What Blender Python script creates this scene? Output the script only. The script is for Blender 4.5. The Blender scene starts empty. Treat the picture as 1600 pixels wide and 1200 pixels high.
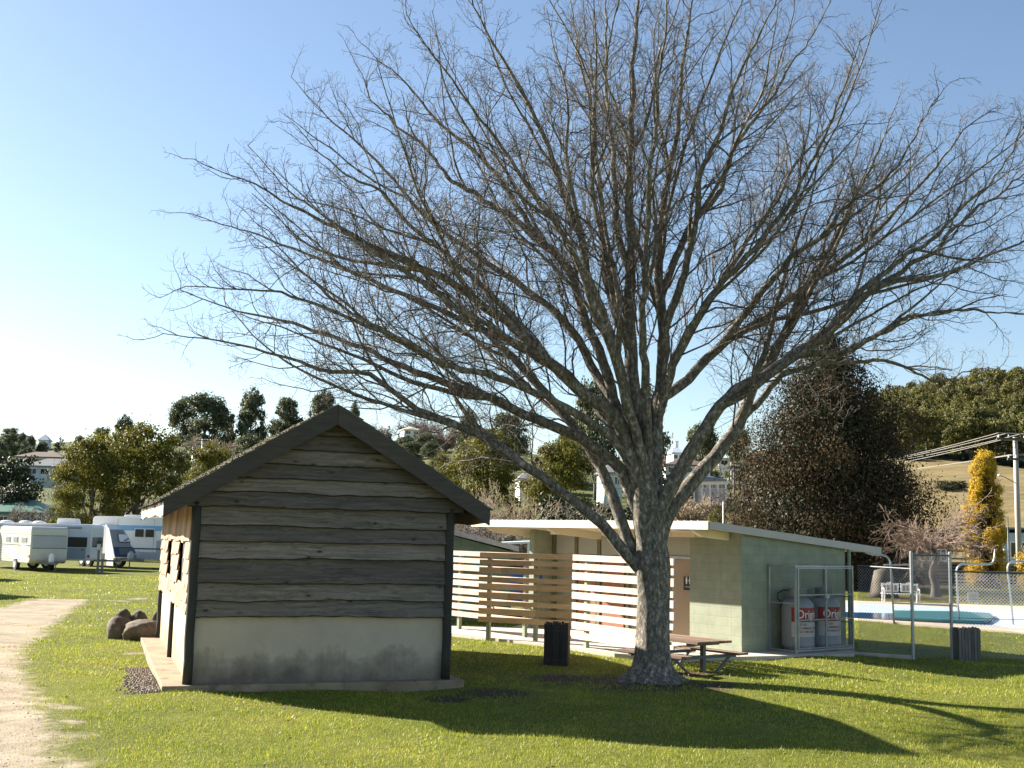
import bpy, math, random
import numpy as np
from mathutils import Vector, Matrix, noise as mnoise
R = math.radians
rnd = random.Random(7)
nrg = np.random.default_rng(11)
scene = bpy.context.scene
COL = scene.collection

# ------------------------------------------------------------------ camera, sky, sun, exposure
CAM_F, CAM_T, CAM_R, CAM_H = 1833.0, 0.1287, 0.0225, 2.5     # focal (1600 px wide frame), pitch, roll, eye height
cd = bpy.data.cameras.new('camera'); cam = bpy.data.objects.new('camera', cd); COL.objects.link(cam)
cd.sensor_width = 36; cd.lens = CAM_F / 1600 * 36; cd.clip_end = 9000; cd.clip_start = 0.1
cam.matrix_world = Matrix.Translation((0, 0, CAM_H)) @ Matrix.Rotation(math.pi / 2 + CAM_T, 4, 'X') @ Matrix.Rotation(CAM_R, 4, 'Z')
scene.camera = cam
SUN_EL = R(26.8); SUN_AZ = R(59.9)                            # azimuth measured from +Y towards -X
SUN = Vector((-math.sin(SUN_AZ) * math.cos(SUN_EL), math.cos(SUN_AZ) * math.cos(SUN_EL), math.sin(SUN_EL)))
sl = bpy.data.lights.new('sun', 'SUN'); sl.energy = 5.0; sl.angle = R(0.5); sl.color = (1.0, 0.92, 0.80)
so = bpy.data.objects.new('sun', sl); COL.objects.link(so); so.rotation_mode = 'QUATERNION'
so.rotation_quaternion = SUN.to_track_quat('Z', 'Y'); so.location = (-60, 40, 50)
w = bpy.data.worlds.new('World'); scene.world = w; w.use_nodes = True
wn = w.node_tree.nodes; wl = w.node_tree.links
sky = wn.new('ShaderNodeTexSky'); sky.sky_type = 'NISHITA'; sky.sun_disc = False
sky.sun_elevation = SUN_EL; sky.sun_rotation = -SUN_AZ
sky.altitude = 200; sky.air_density = 1.0; sky.dust_density = 0.5; sky.ozone_density = 1.5
bg = wn['Background']; wl.new(sky.outputs[0], bg.inputs[0]); bg.inputs[1].default_value = 0.05
vs = scene.view_settings; vs.view_transform = 'Standard'; vs.look = 'None'; vs.exposure = 1.9; vs.gamma = 1
scene.cycles.max_bounces = 6; scene.cycles.transparent_max_bounces = 12

# ------------------------------------------------------------------ survey helpers: sight lines of the photograph turned into places
def ray(px, py):
    dx, dy = px - 800, py - 600
    c, s = math.cos(CAM_R), math.sin(CAM_R)
    X = (c * dx + s * dy) / CAM_F; U = -(-s * dx + c * dy) / CAM_F
    ct, st = math.cos(CAM_T), math.sin(CAM_T)
    return Vector((X, ct - U * st, st + U * ct))
def atY(px, py, Y):
    d = ray(px, py); k = Y / d.y
    return Vector((d.x * k, Y, CAM_H + d.z * k))
def atZ(px, py, z=0.0):
    d = ray(px, py); k = (z - CAM_H) / d.z
    return Vector((d.x * k, d.y * k, z))

# ------------------------------------------------------------------ object helpers
def tag(o, label=None, cat=None, group=None, kind=None):
    if label: o['label'] = label
    if cat: o['category'] = cat
    if group: o['group'] = group
    if kind: o['kind'] = kind
    return o
def thing(name, label, cat, loc=(0, 0, 0), rz=0.0, group=None, sc=None):
    o = bpy.data.objects.new(name, None); COL.objects.link(o)
    o.location = loc; o.rotation_euler = (0, 0, rz); o.empty_display_size = 0.3
    if sc: o.scale = sc
    return tag(o, label, cat, group)
def link_mesh(name, me, mats, parent=None):
    o = bpy.data.objects.new(name, me); COL.objects.link(o)
    if not isinstance(mats, (list, tuple)): mats = [mats]
    if len(me.materials) == 0:
        for m in mats: me.materials.append(m)
    if parent: o.parent = parent
    return o
def np_mesh(name, V, F, smooth=False, attr=None):
    V = np.asarray(V, np.float32); F = np.asarray(F, np.int32); k = F.shape[1]
    me = bpy.data.meshes.new(name)
    me.vertices.add(len(V)); me.vertices.foreach_set('co', V.ravel())
    me.loops.add(F.size); me.loops.foreach_set('vertex_index', F.ravel())
    me.polygons.add(len(F)); me.polygons.foreach_set('loop_start', np.arange(0, F.size, k, dtype=np.int32))
    if attr:
        for nm, a in attr.items():
            at = me.attributes.new(nm, 'FLOAT', 'POINT'); at.data.foreach_set('value', np.asarray(a, np.float32))
    me.update(calc_edges=True); me.validate()
    if smooth: me.polygons.foreach_set('use_smooth', np.ones(len(F), bool))
    return me
class MB:
    """collects shapes and links them as one mesh object"""
    def __init__(s): s.v = []; s.f = []; s.m = []; s.t = []; s.tone = 0.0
    def add(s, vs_, fs, mi=0):
        b = len(s.v); s.v += [tuple(p) for p in vs_]; s.f += [tuple(b + i for i in f) for f in fs]; s.m += [mi] * len(fs)
        s.t += [s.tone] * len(vs_)
    def box(s, x0, x1, y0, y1, z0, z1, mi=0):
        s.add([(x0, y0, z0), (x1, y0, z0), (x1, y1, z0), (x0, y1, z0), (x0, y0, z1), (x1, y0, z1), (x1, y1, z1), (x0, y1, z1)],
              [(3, 2, 1, 0), (4, 5, 6, 7), (0, 1, 5, 4), (1, 2, 6, 5), (2, 3, 7, 6), (3, 0, 4, 7)], mi)
    def bar(s, a, b, w_, h_, mi=0, up=(0, 0, 1)):
        a = Vector(a); b = Vector(b); d = (b - a).normalized(); up = Vector(up)
        if abs(d.dot(up)) > .98: up = Vector((0, 1, 0))
        x = d.cross(up).normalized() * w_ / 2; y = x.cross(d).normalized() * h_ / 2
        s.add([a - x - y, a + x - y, a + x + y, a - x + y, b - x - y, b + x - y, b + x + y, b - x + y],
              [(3, 2, 1, 0), (4, 5, 6, 7), (0, 1, 5, 4), (1, 2, 6, 5), (2, 3, 7, 6), (3, 0, 4, 7)], mi)
    def tube(s, pts, rad, n=8, mi=0, cap=True):
        pts = [Vector(p) for p in pts]; k = len(pts)
        if not isinstance(rad, (list, tuple)): rad = [rad] * k
        T = [(pts[min(i + 1, k - 1)] - pts[max(i - 1, 0)]).normalized() for i in range(k)]
        ref = Vector((0, 0, 1)) if abs(T[0].z) < .9 else Vector((1, 0, 0))
        nn = T[0].cross(ref).normalized(); vs_ = []
        for i in range(k):
            nn = (nn - T[i] * nn.dot(T[i])).normalized(); b = T[i].cross(nn)
            for j in range(n):
                a = 2 * math.pi * j / n; vs_.append(pts[i] + (nn * math.cos(a) + b * math.sin(a)) * rad[i])
        fs = [(i * n + j, i * n + (j + 1) % n, (i + 1) * n + (j + 1) % n, (i + 1) * n + j) for i in range(k - 1) for j in range(n)]
        if cap: fs += [tuple(range(n - 1, -1, -1)), tuple((k - 1) * n + j for j in range(n))]
        s.add(vs_, fs, mi)
    def lathe(s, prof, n=16, c=(0, 0, 0), mi=0, a0=0.0):
        vs_ = [(c[0] + r * math.cos(a0 + 2 * math.pi * j / n), c[1] + r * math.sin(a0 + 2 * math.pi * j / n), c[2] + z) for r, z in prof for j in range(n)]
        k = len(prof)
        fs = [(i * n + j, i * n + (j + 1) % n, (i + 1) * n + (j + 1) % n, (i + 1) * n + j) for i in range(k - 1) for j in range(n)]
        fs += [tuple(range(n - 1, -1, -1)), tuple((k - 1) * n + j for j in range(n))]
        s.add(vs_, fs, mi)
    def prism(s, poly, y0, y1, mi=0, axis='y'):
        n = len(poly)
        if axis == 'y': vs_ = [(a, y0, b) for a, b in poly] + [(a, y1, b) for a, b in poly]
        elif axis == 'x': vs_ = [(y0, a, b) for a, b in poly] + [(y1, a, b) for a, b in poly]
        else: vs_ = [(a, b, y0) for a, b in poly] + [(a, b, y1) for a, b in poly]
        s.add(vs_, [tuple(range(n)), tuple(range(2 * n - 1, n - 1, -1))] + [(i, n + i, n + (i + 1) % n, (i + 1) % n) for i in range(n)], mi)
    def build(s, name, mats, parent=None, smooth=False, bevel=0.0, recalc=True):
        me = bpy.data.meshes.new(name); me.from_pydata(s.v, [], s.f)
        at = me.attributes.new('tone', 'FLOAT', 'POINT'); at.data.foreach_set('value', s.t)
        me.polygons.foreach_set('material_index', s.m)
        if recalc:
            import bmesh
            bm = bmesh.new(); bm.from_mesh(me); bmesh.ops.recalc_face_normals(bm, faces=bm.faces); bm.to_mesh(me); bm.free()
        if smooth: me.polygons.foreach_set('use_smooth', [True] * len(me.polygons))
        me.update()
        o = link_mesh(name, me, mats, parent)
        if bevel:
            b = o.modifiers.new('bevel', 'BEVEL'); b.width = bevel; b.segments = 2; b.limit_method = 'ANGLE'
        return o

# ------------------------------------------------------------------ material helpers
def newmat(name):
    m = bpy.data.materials.new(name); m.use_nodes = True
    nt = m.node_tree; return m, nt, nt.nodes['Principled BSDF']
def N(nt, t, **kw):
    n = nt.nodes.new(t)
    for k, v in kw.items():
        if k.startswith('i_'):
            key = k[2:]; key = int(key) if key.isdigit() else key.replace('_', ' ')
            n.inputs[key].default_value = v
        else: setattr(n, k, v)
    return n
def ramp(nt, src, stops, interp='LINEAR'):
    r = N(nt, 'ShaderNodeValToRGB'); cr = r.color_ramp; cr.interpolation = interp
    while len(cr.elements) < len(stops): cr.elements.new(.5)
    for e, (p, c) in zip(cr.elements, stops):
        e.position = p; e.color = (*c, 1) if len(c) == 3 else c
    nt.links.new(src, r.inputs[0]); return r.outputs[0]
def mixc(nt, fac, a, b, mode='MIX'):
    m = N(nt, 'ShaderNodeMix', data_type='RGBA', blend_type=mode)
    for sock, v in ((m.inputs[0], fac), (m.inputs[6], a), (m.inputs[7], b)):
        if hasattr(v, 'is_output') or isinstance(v, bpy.types.NodeSocket): nt.links.new(v, sock)
        elif isinstance(v, (int, float)): sock.default_value = v
        else: sock.default_value = (*v, 1)
    return m.outputs[2]
def math_(nt, op, a, b=0.0, clamp=False):
    m = N(nt, 'ShaderNodeMath', operation=op, use_clamp=clamp)
    for i, v in enumerate((a, b)):
        if isinstance(v, bpy.types.NodeSocket): nt.links.new(v, m.inputs[i])
        else: m.inputs[i].default_value = v
    return m.outputs[0]
def coords(nt, scale=(1, 1, 1), world=False):
    mp = N(nt, 'ShaderNodeMapping'); mp.inputs['Scale'].default_value = scale
    if world: g = N(nt, 'ShaderNodeNewGeometry'); nt.links.new(g.outputs['Position'], mp.inputs[0])
    else: t = N(nt, 'ShaderNodeTexCoord'); nt.links.new(t.outputs['Object'], mp.inputs[0])
    return mp.outputs[0]
def noise(nt, vec, scale, detail=4, rough=.55, dist=0.0):
    n = N(nt, 'ShaderNodeTexNoise'); n.inputs['Scale'].default_value = scale; n.inputs['Detail'].default_value = detail
    n.inputs['Roughness'].default_value = rough; n.inputs['Distortion'].default_value = dist
    nt.links.new(vec, n.inputs['Vector']); return n.outputs[0]
def bump(nt, p, h, strength, dist=.02):
    b = N(nt, 'ShaderNodeBump'); b.inputs['Strength'].default_value = strength; b.inputs['Distance'].default_value = dist
    nt.links.new(h, b.inputs['Height']); nt.links.new(b.outputs[0], p.inputs['Normal'])
def plain(name, col, rough=.6, var=.12, scale=3.0, bmp=.0, metal=0.0, fine=40, dirt=None):
    m, nt, p = newmat(name); v = coords(nt)
    a = noise(nt, v, scale, 5); lo = tuple(c * (1 - var) for c in col); hi = tuple(min(1, c * (1 + var)) for c in col)
    c = ramp(nt, a, [(.3, lo), (.7, hi)])
    if dirt:
        d = noise(nt, v, scale * 2.3, 6, .65); c = mixc(nt, ramp(nt, d, [(.52, (0, 0, 0)), (.72, (1, 1, 1))]), c, dirt)
    nt.links.new(c, p.inputs['Base Color']); p.inputs['Roughness'].default_value = rough; p.inputs['Metallic'].default_value = metal
    if bmp: bump(nt, p, noise(nt, v, fine, 4), bmp)
    return m
def wood(name, dark, light, grain=(1.2, 14, 14), knots=.6, rough=.75, bmp=.5, tone_amt=.5):
    """weathered timber: grain runs along object X, 'tone' differs from board to board"""
    m, nt, p = newmat(name); at = N(nt, 'ShaderNodeAttribute', attribute_name='tone')
    tc = N(nt, 'ShaderNodeTexCoord'); add = N(nt, 'ShaderNodeVectorMath', operation='ADD')
    mul = N(nt, 'ShaderNodeVectorMath', operation='SCALE'); mul.inputs[0].default_value = (37, 11, 5)
    nt.links.new(at.outputs['Fac'], mul.inputs['Scale']); nt.links.new(tc.outputs['Object'], add.inputs[0]); nt.links.new(mul.outputs[0], add.inputs[1])
    base = add.outputs[0]
    mp = N(nt, 'ShaderNodeMapping'); mp.inputs['Scale'].default_value = grain; 
    warp = noise(nt, base, 3.0, 3); wv = N(nt, 'ShaderNodeCombineXYZ'); wz = math_(nt, 'MULTIPLY', math_(nt, 'SUBTRACT', warp, .5), .11 if knots > .8 else .02)
    nt.links.new(wz, wv.inputs[2]); nt.links.new(wz, wv.inputs[1]); wa = N(nt, 'ShaderNodeVectorMath', operation='ADD'); nt.links.new(base, wa.inputs[0]); nt.links.new(wv.outputs[0], wa.inputs[1]); nt.links.new(wa.outputs[0], mp.inputs[0])
    g1 = noise(nt, mp.outputs[0], 1.6, 7, .68, .25)
    c = ramp(nt, g1, [(.28, dark), (.72, light)])
    big = noise(nt, base, 1.1, 3); c = mixc(nt, ramp(nt, big, [(.35, (0, 0, 0)), (.75, (.6, .6, .6))]), c, tuple(x * .55 for x in light))
    tr = ramp(nt, at.outputs['Fac'], [(0, (1 - tone_amt,) * 3), (1, (1 + tone_amt * .35,) * 3)])
    c = mixc(nt, 1.0, c, tr, 'MULTIPLY')
    if knots:
        mk = N(nt, 'ShaderNodeMapping'); mk.inputs['Scale'].default_value = (1.7, 3.6, 3.6); nt.links.new(base, mk.inputs[0])
        vo = N(nt, 'ShaderNodeTexVoronoi'); vo.inputs['Scale'].default_value = 1.5; nt.links.new(mk.outputs[0], vo.inputs['Vector'])
        k = ramp(nt, vo.outputs['Distance'], [(.06, (1, 1, 1)), (.11, (.35, .35, .35)), (.24, (0, 0, 0))])
        c = mixc(nt, math_(nt, 'MULTIPLY', k, knots), c, tuple(x * .28 for x in dark))
    nt.links.new(c, p.inputs['Base Color']); p.inputs['Roughness'].default_value = rough
    if bmp: bump(nt, p, g1, bmp, .012)
    return m
def leafmat(name, a, b, trans=.35, scale=.8, rough=.6):
    m, nt, p = newmat(name); v = coords(nt, world=True)
    geo = N(nt, 'ShaderNodeNewGeometry')
    n1 = noise(nt, v, scale, 3); mixv = math_(nt, 'ADD', math_(nt, 'MULTIPLY', n1, .85), math_(nt, 'MULTIPLY', geo.outputs['Random Per Island'], .24))
    c = ramp(nt, mixv, [(.25, a), (.8, b)])
    nt.links.new(c, p.inputs['Base Color']); p.inputs['Roughness'].default_value = rough
    p.inputs['Specular IOR Level'].default_value = .25
    tb = N(nt, 'ShaderNodeBsdfTranslucent'); nt.links.new(c, tb.inputs['Color'])
    mx = N(nt, 'ShaderNodeMixShader'); mx.inputs[0].default_value = trans
    nt.links.new(p.outputs[0], mx.inputs[1]); nt.links.new(tb.outputs[0], mx.inputs[2])
    nt.links.new(mx.outputs[0], nt.nodes['Material Output'].inputs[0]); return m
def flat(name, col, rough=.5, metal=0.0, coat=0.0):
    m, nt, p = newmat(name); p.inputs['Base Color'].default_value = (*col, 1); p.inputs['Roughness'].default_value = rough
    p.inputs['Metallic'].default_value = metal; p.inputs['Coat Weight'].default_value = coat
    v = coords(nt); n = noise(nt, v, 6, 4); nt.links.new(ramp(nt, n, [(.3, tuple(c * .88 for c in col)), (.7, col)]), p.inputs['Base Color']); return m
def glass(name, col=(.02, .025, .03)):
    m, nt, p = newmat(name); p.inputs['Base Color'].default_value = (*col, 1); p.inputs['Roughness'].default_value = .08; return m
def blockmat(name, col):
    """painted concrete block wall: faint mortar joints"""
    m, nt, p = newmat(name); tc = N(nt, 'ShaderNodeTexCoord'); sp = N(nt, 'ShaderNodeSeparateXYZ'); cb = N(nt, 'ShaderNodeCombineXYZ')
    nt.links.new(tc.outputs['Object'], sp.inputs[0]); nt.links.new(math_(nt, 'ADD', sp.outputs[0], sp.outputs[1]), cb.inputs[0]); nt.links.new(sp.outputs[2], cb.inputs[1])
    br = N(nt, 'ShaderNodeTexBrick'); nt.links.new(cb.outputs[0], br.inputs['Vector'])
    br.inputs['Scale'].default_value = 1; br.inputs['Brick Width'].default_value = .4; br.inputs['Row Height'].default_value = .2
    br.inputs['Mortar Size'].default_value = .006; br.inputs['Mortar Smooth'].default_value = .5
    br.inputs['Color1'].default_value = (*col, 1); br.inputs['Color2'].default_value = (*[c * .93 for c in col], 1); br.inputs['Mortar'].default_value = (*[c * .78 for c in col], 1)
    n = noise(nt, tc.outputs['Object'], 2.5, 5); c = mixc(nt, .8, br.outputs[0], ramp(nt, n, [(.3, (.72, .72, .7)), (.65, (1, 1, 1))]), 'MULTIPLY')
    st_ = noise(nt, coords(nt, (7, 7, .7)), 1.3, 5, .65); c = mixc(nt, ramp(nt, st_, [(.56, (0, 0, 0)), (.75, (.5, .5, .5))]), c, tuple(x * .55 for x in col))
    nt.links.new(c, p.inputs['Base Color']); p.inputs['Roughness'].default_value = .65
    bump(nt, p, math_(nt, 'SUBTRACT', math_(nt, 'MULTIPLY', noise(nt, tc.outputs['Object'], 60, 3), .15), br.outputs['Fac']), .5, .006); return m

M = {}
M['board'] = wood('weathered_board', (.036, .029, .023), (.385, .315, .25), grain=(.8, 16, 16), knots=.95, bmp=.9, tone_amt=.62)
M['barge'] = wood('dark_bargeboard', (.035, .029, .023), (.095, .08, .065), grain=(1.5, 10, 10), knots=.25, bmp=.4)
M['post'] = wood('dark_post', (.03, .032, .024), (.085, .082, .062), grain=(10, 10, 1.2), knots=.2, bmp=.6)
M['shingle'] = wood('warm_shingle', (.24, .125, .055), (.52, .34, .2), grain=(9, 9, 1.2), knots=.25, bmp=.6, tone_amt=.55)
M['roof_shingle'] = wood('mossy_shingle', (.07, .06, .035), (.2, .18, .11), grain=(9, 3, 3), knots=0, bmp=.6)
M['fascia_pale'] = wood('pale_fascia', (.5, .4, .28), (.78, .66, .5), knots=.3, bmp=.3)
M['slat_pale'] = wood('pale_slat', (.66, .37, .25), (.88, .73, .62), grain=(2, 12, 12), knots=.25, bmp=.25, tone_amt=.16)
M['slat_brown'] = wood('brown_slat', (.55, .31, .15), (.78, .53, .32), grain=(2, 14, 14), knots=.2, bmp=.25, tone_amt=.3)
M['timber_grey'] = wood('grey_timber', (.09, .085, .075), (.27, .25, .225), grain=(12, 12, 1.5), knots=.2, bmp=.5)
M['bin_dark'] = wood('dark_bin_timber', (.02, .018, .017), (.055, .05, .047), grain=(14, 14, 1.5), knots=.1, bmp=.5)
M['table_top'] = wood('table_timber', (.15, .09, .06), (.33, .21, .14), grain=(2, 12, 12), knots=.2, bmp=.3)
M['sleeper'] = wood('old_sleeper', (.10, .09, .075), (.5, .45, .37), grain=(2, 12, 12), knots=.4, bmp=.6)
M['concrete'] = plain('concrete', (.42, .385, .34), .85, .14, 2.2, .25, dirt=(.3, .27, .22))
M['slab'] = plain('worn_slab', (.27, .20, .125), .9, .25, 1.5, .4, dirt=(.10, .075, .05))
M['path'] = plain('path_concrete', (.5, .45, .38), .9, .12, 1.4, .2, dirt=(.38, .34, .28))
M['deck'] = plain('pool_deck', (.56, .46, .36), .8, .08, 1.2, .1)
M['pool_white'] = plain('pool_white', (.46, .57, .66), .6, .06, .6)
M['galv'] = plain('galvanised_steel', (.36, .38, .4), .45, .12, 6, 0, .6)
M['galv_dark'] = plain('weathered_steel', (.12, .125, .13), .55, .15, 6, 0, .4)
M['white_paint'] = plain('white_paint', (.78, .78, .76), .5, .06, 3, 0, dirt=(.66, .64, .58))
M['green_post'] = plain('sage_post', (.24, .28, .2), .6, .1, 5)
M['block'] = blockmat('sage_block', (.285, .315, .225))
M['cream'] = plain('cream_paint', (.74, .66, .5), .5, .05, 2)
M['roofsteel'] = plain('roof_steel', (.42, .4, .38), .4, .06, 2)
M['olive'] = plain('olive_timber', (.13, .125, .065), .55, .1, 4)
M['panel_grey'] = plain('pale_panel', (.36, .36, .31), .6, .06, 2)
M['beige'] = plain('beige_wall', (.33, .25, .17), .65, .08, 2)
M['steel_tank'] = plain('tank_paint', (.27, .28, .29), .4, .08, 4)
M['red_label'] = flat('red_label', (.30, .025, .022), .4); M['white_label'] = flat('white_label', (.52, .52, .51), .4)
M['black_rubber'] = plain('black_rubber', (.012, .012, .013), .6, .2, 8)
M['white_ink'] = flat('white_ink', (.8, .8, .8), .5); M['dark_sign'] = flat('dark_sign', (.012, .013, .022), .4)
M['blue'] = flat('blue_plastic', (.03, .12, .42), .4)
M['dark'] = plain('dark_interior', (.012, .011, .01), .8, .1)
M['glass'] = glass('window_glass'); M['bronze_glass'] = glass('bronze_glass', (.05, .045, .035))
M['grey_glass'] = plain('curtained_glass', (.25, .27, .27), .15, .1)
M['tyre'] = plain('tyre', (.015, .015, .015), .8, .1)

# render on the lower walls of the hut: cream, stained dark by damp rising from the slab
def rendermat(name, col, stain, top):
    m, nt, p = newmat(name); tc = N(nt, 'ShaderNodeTexCoord'); sp = N(nt, 'ShaderNodeSeparateXYZ'); nt.links.new(tc.outputs['Object'], sp.inputs[0])
    v = tc.outputs['Object']; n1 = noise(nt, v, 2.0, 5, .65); mp = N(nt, 'ShaderNodeMapping'); mp.inputs['Scale'].default_value = (9, 9, .8); nt.links.new(v, mp.inputs[0])
    n2 = noise(nt, mp.outputs[0], 1.2, 4)
    h = math_(nt, 'SUBTRACT', math_(nt, 'ADD', math_(nt, 'MULTIPLY', n1, 1.0), math_(nt, 'MULTIPLY', n2, .2)), math_(nt, 'MULTIPLY', sp.outputs[2], 1.0 / top))
    f = ramp(nt, h, [(-.0, (0, 0, 0)), (.2, (.55, .55, .55)), (.5, (1, 1, 1))])
    c = ramp(nt, noise(nt, v, 1.3, 5), [(.3, tuple(x * .82 for x in col)), (.7, col)])
    c = mixc(nt, f, c, stain)
    sp2 = ramp(nt, noise(nt, v, 5, 6, .7), [(.58, (0, 0, 0)), (.7, (.35, .35, .35))]); c = mixc(nt, sp2, c, tuple(x * .5 for x in col))
    nt.links.new(c, p.inputs['Base Color']); p.inputs['Roughness'].default_value = .85; bump(nt, p, noise(nt, v, 25, 4), .25); return m
M['render'] = rendermat('stained_render', (.51, .425, .32), (.15, .12, .09), 1.05)
M['render_side'] = rendermat('cream_render', (.66, .55, .38), (.34, .22, .11), 1.5)

# ------------------------------------------------------------------ terrain
_cols = [-3000, -800, 0, 300, 500, 700, 850, 1000, 1150, 1300, 1420, 1600, 2400, 4500]
_bear = [math.atan2(atY(c, 800, 1).x, 1) for c in _cols]
_e = [120, 128, 130, 136, 141, 146, 136, 128, 131, 150, 205, 236, 240, 200]
_yr = [450, 450, 450, 460, 460, 450, 430, 420, 450, 520, 600, 640, 650, 650]
_p = [1.2, 1.2, 1.2, 1.2, 1.2, 1.2, 1.2, 1.2, 1.25, 1.5, 1.7, 1.7, 1.6, 1.6]
_y0 = [95, 95, 95, 95, 95, 95, 95, 95, 95, 105, 110, 110, 110, 110]
def hnoise(x, y):
    return .035 * (np.sin(x * .9 + 1.3 * np.sin(y * .31)) * np.cos(y * .7 + .8 * np.sin(x * .4))) + .02 * np.sin(x * 2.1 + y * 1.7)
def height(x, y):
    x = np.asarray(x, float); y = np.asarray(y, float)
    b = np.arctan2(x, np.maximum(y, 1e-3)); d = np.where(y > 0, y, 0)
    e = np.interp(b, _bear, _e); yr = np.interp(b, _bear, _yr); p = np.interp(b, _bear, _p); y0 = np.interp(b, _bear, _y0)
    zr = CAM_H + e * yr / CAM_F
    t = np.clip((d - y0) / (yr - y0), 0, 1)
    z = zr * t ** p
    z = z + np.clip(d - yr, 0, 2000) * -.01
    roll = np.clip((d - 140) / 120, 0, 1)
    z = z + roll * (2.2 * np.sin(x * .031 + 1.0) * np.cos(y * .023) + 1.0 * np.sin(x * .09 + y * .05))
    near = np.clip(1 - np.abs(d - 20) / 60, 0, 1)
    return z + hnoise(x, y) * np.clip(near * 1.5, 0, 1)
def H(x, y): return float(height(x, y))

def poly_sd(poly, x, y):
    P = np.array([(p[0], p[1]) for p in poly]); n = len(P); d = np.full(x.shape, 1e9); ins = np.zeros(x.shape, bool)
    for i in range(n):
        a = P[i]; b = P[(i + 1) % n]; ab = b - a; t = np.clip(((x - a[0]) * ab[0] + (y - a[1]) * ab[1]) / (ab @ ab), 0, 1)
        d = np.minimum(d, np.hypot(x - a[0] - t * ab[0], y - a[1] - t * ab[1]))
        c = (a[1] > y) != (b[1] > y)
        with np.errstate(divide='ignore', invalid='ignore'):
            ins ^= c & (x < (b[0] - a[0]) * (y - a[1]) / (b[1] - a[1]) + a[0])
    return np.where(ins, -d, d)
TRACK = [atZ(*q) for q in [(96, 1260), (88, 1200), (88, 1150), (72, 1095), (44, 1056), (36, 1028), (42, 1008), (72, 990), (96, 966), (128, 944), (140, 938), (64, 936), (0, 948), (-250, 962), (-700, 985), (-700, 1400), (60, 1400)]]
PATCH = [(atZ(100, 1105), .55), (atZ(105, 1150), .6), (atZ(110, 1190), .6), (atZ(118, 1130), .4), (atZ(225, 1045), .5), (atZ(210, 1020), .45), (atZ(235, 1065), .4),
         (atZ(180, 938), .9), (atZ(215, 936), .7)]
SOIL = [(atZ(1400, 936), 3.0), (atZ(1460, 936), 4.0), (atZ(1530, 938), 3.5), (atZ(1600, 938), 4.0), (atZ(1340, 920), 4.0), (atZ(1440, 915), 5.0), (atZ(880, 1058), .9), (atZ(1010, 1070), 1.5), (atZ(950, 1060), 1.0), (atZ(1080, 1055), .8), (atZ(1110, 1072), .7), (atZ(770, 1083), .8), (atZ(700, 1088), .6)]
def soil_at(x, y):
    d = np.zeros(x.shape)
    for c, r in SOIL: d = np.maximum(d, .75 * np.exp(-((x - c.x) ** 2 + (y - c.y) ** 2) / (r * r)))
    return d
def dirt_at(x, y):
    d = np.clip(.5 - poly_sd(TRACK, x, y) / 1.7, 0, 1)
    for c, r in PATCH: d = np.maximum(d, .62 * np.exp(-((x - c.x) ** 2 + (y - c.y) ** 2) / (r * r)))
    return d
ang = np.concatenate([np.arange(-180, -36, 6), np.arange(-36, 36, .4), np.arange(36, 180, 6)]) * math.pi / 180
rad = np.concatenate([[.3, 2, 4, 6], np.arange(7.5, 45, .32), np.arange(45, 100, 1.2), np.arange(100, 800, 9), np.geomspace(800, 7000, 14)])
A, RR = np.meshgrid(ang, rad); gx = (RR * np.sin(A)); gy = (RR * np.cos(A)); gz = height(gx, gy)
na, nr = len(ang), len(rad)
idx = np.arange(na * nr).reshape(nr, na)
q = np.stack([idx[:-1], np.roll(idx, -1, 1)[:-1], np.roll(idx, -1, 1)[1:], idx[1:]], -1).reshape(-1, 4)
bear = np.arctan2(gx, np.maximum(gy, 1e-3))
dry = np.clip((gy - 90) / 25, 0, 1) * np.clip((bear - math.atan(.16)) / .05, 0, 1) * 1.0
dry = np.maximum(dry, .55 * np.clip((gy - 100) / 30, 0, 1) * np.clip(1 - np.abs(bear - .16) / .05, 0, 1))
far = np.clip((gy - 75) / 40, 0, 1)
dirt = np.where((gy > 5) & (gy < 60) & (np.abs(gx) < 45), dirt_at(gx, gy), 0)
me = np_mesh('ground', np.stack([gx.ravel(), gy.ravel(), gz.ravel()], 1), q[:, ::-1], True, dict(dry=dry.ravel(), dirt=dirt.ravel(), soil=soil_at(gx.ravel(), gy.ravel()), far=far.ravel()))
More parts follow.
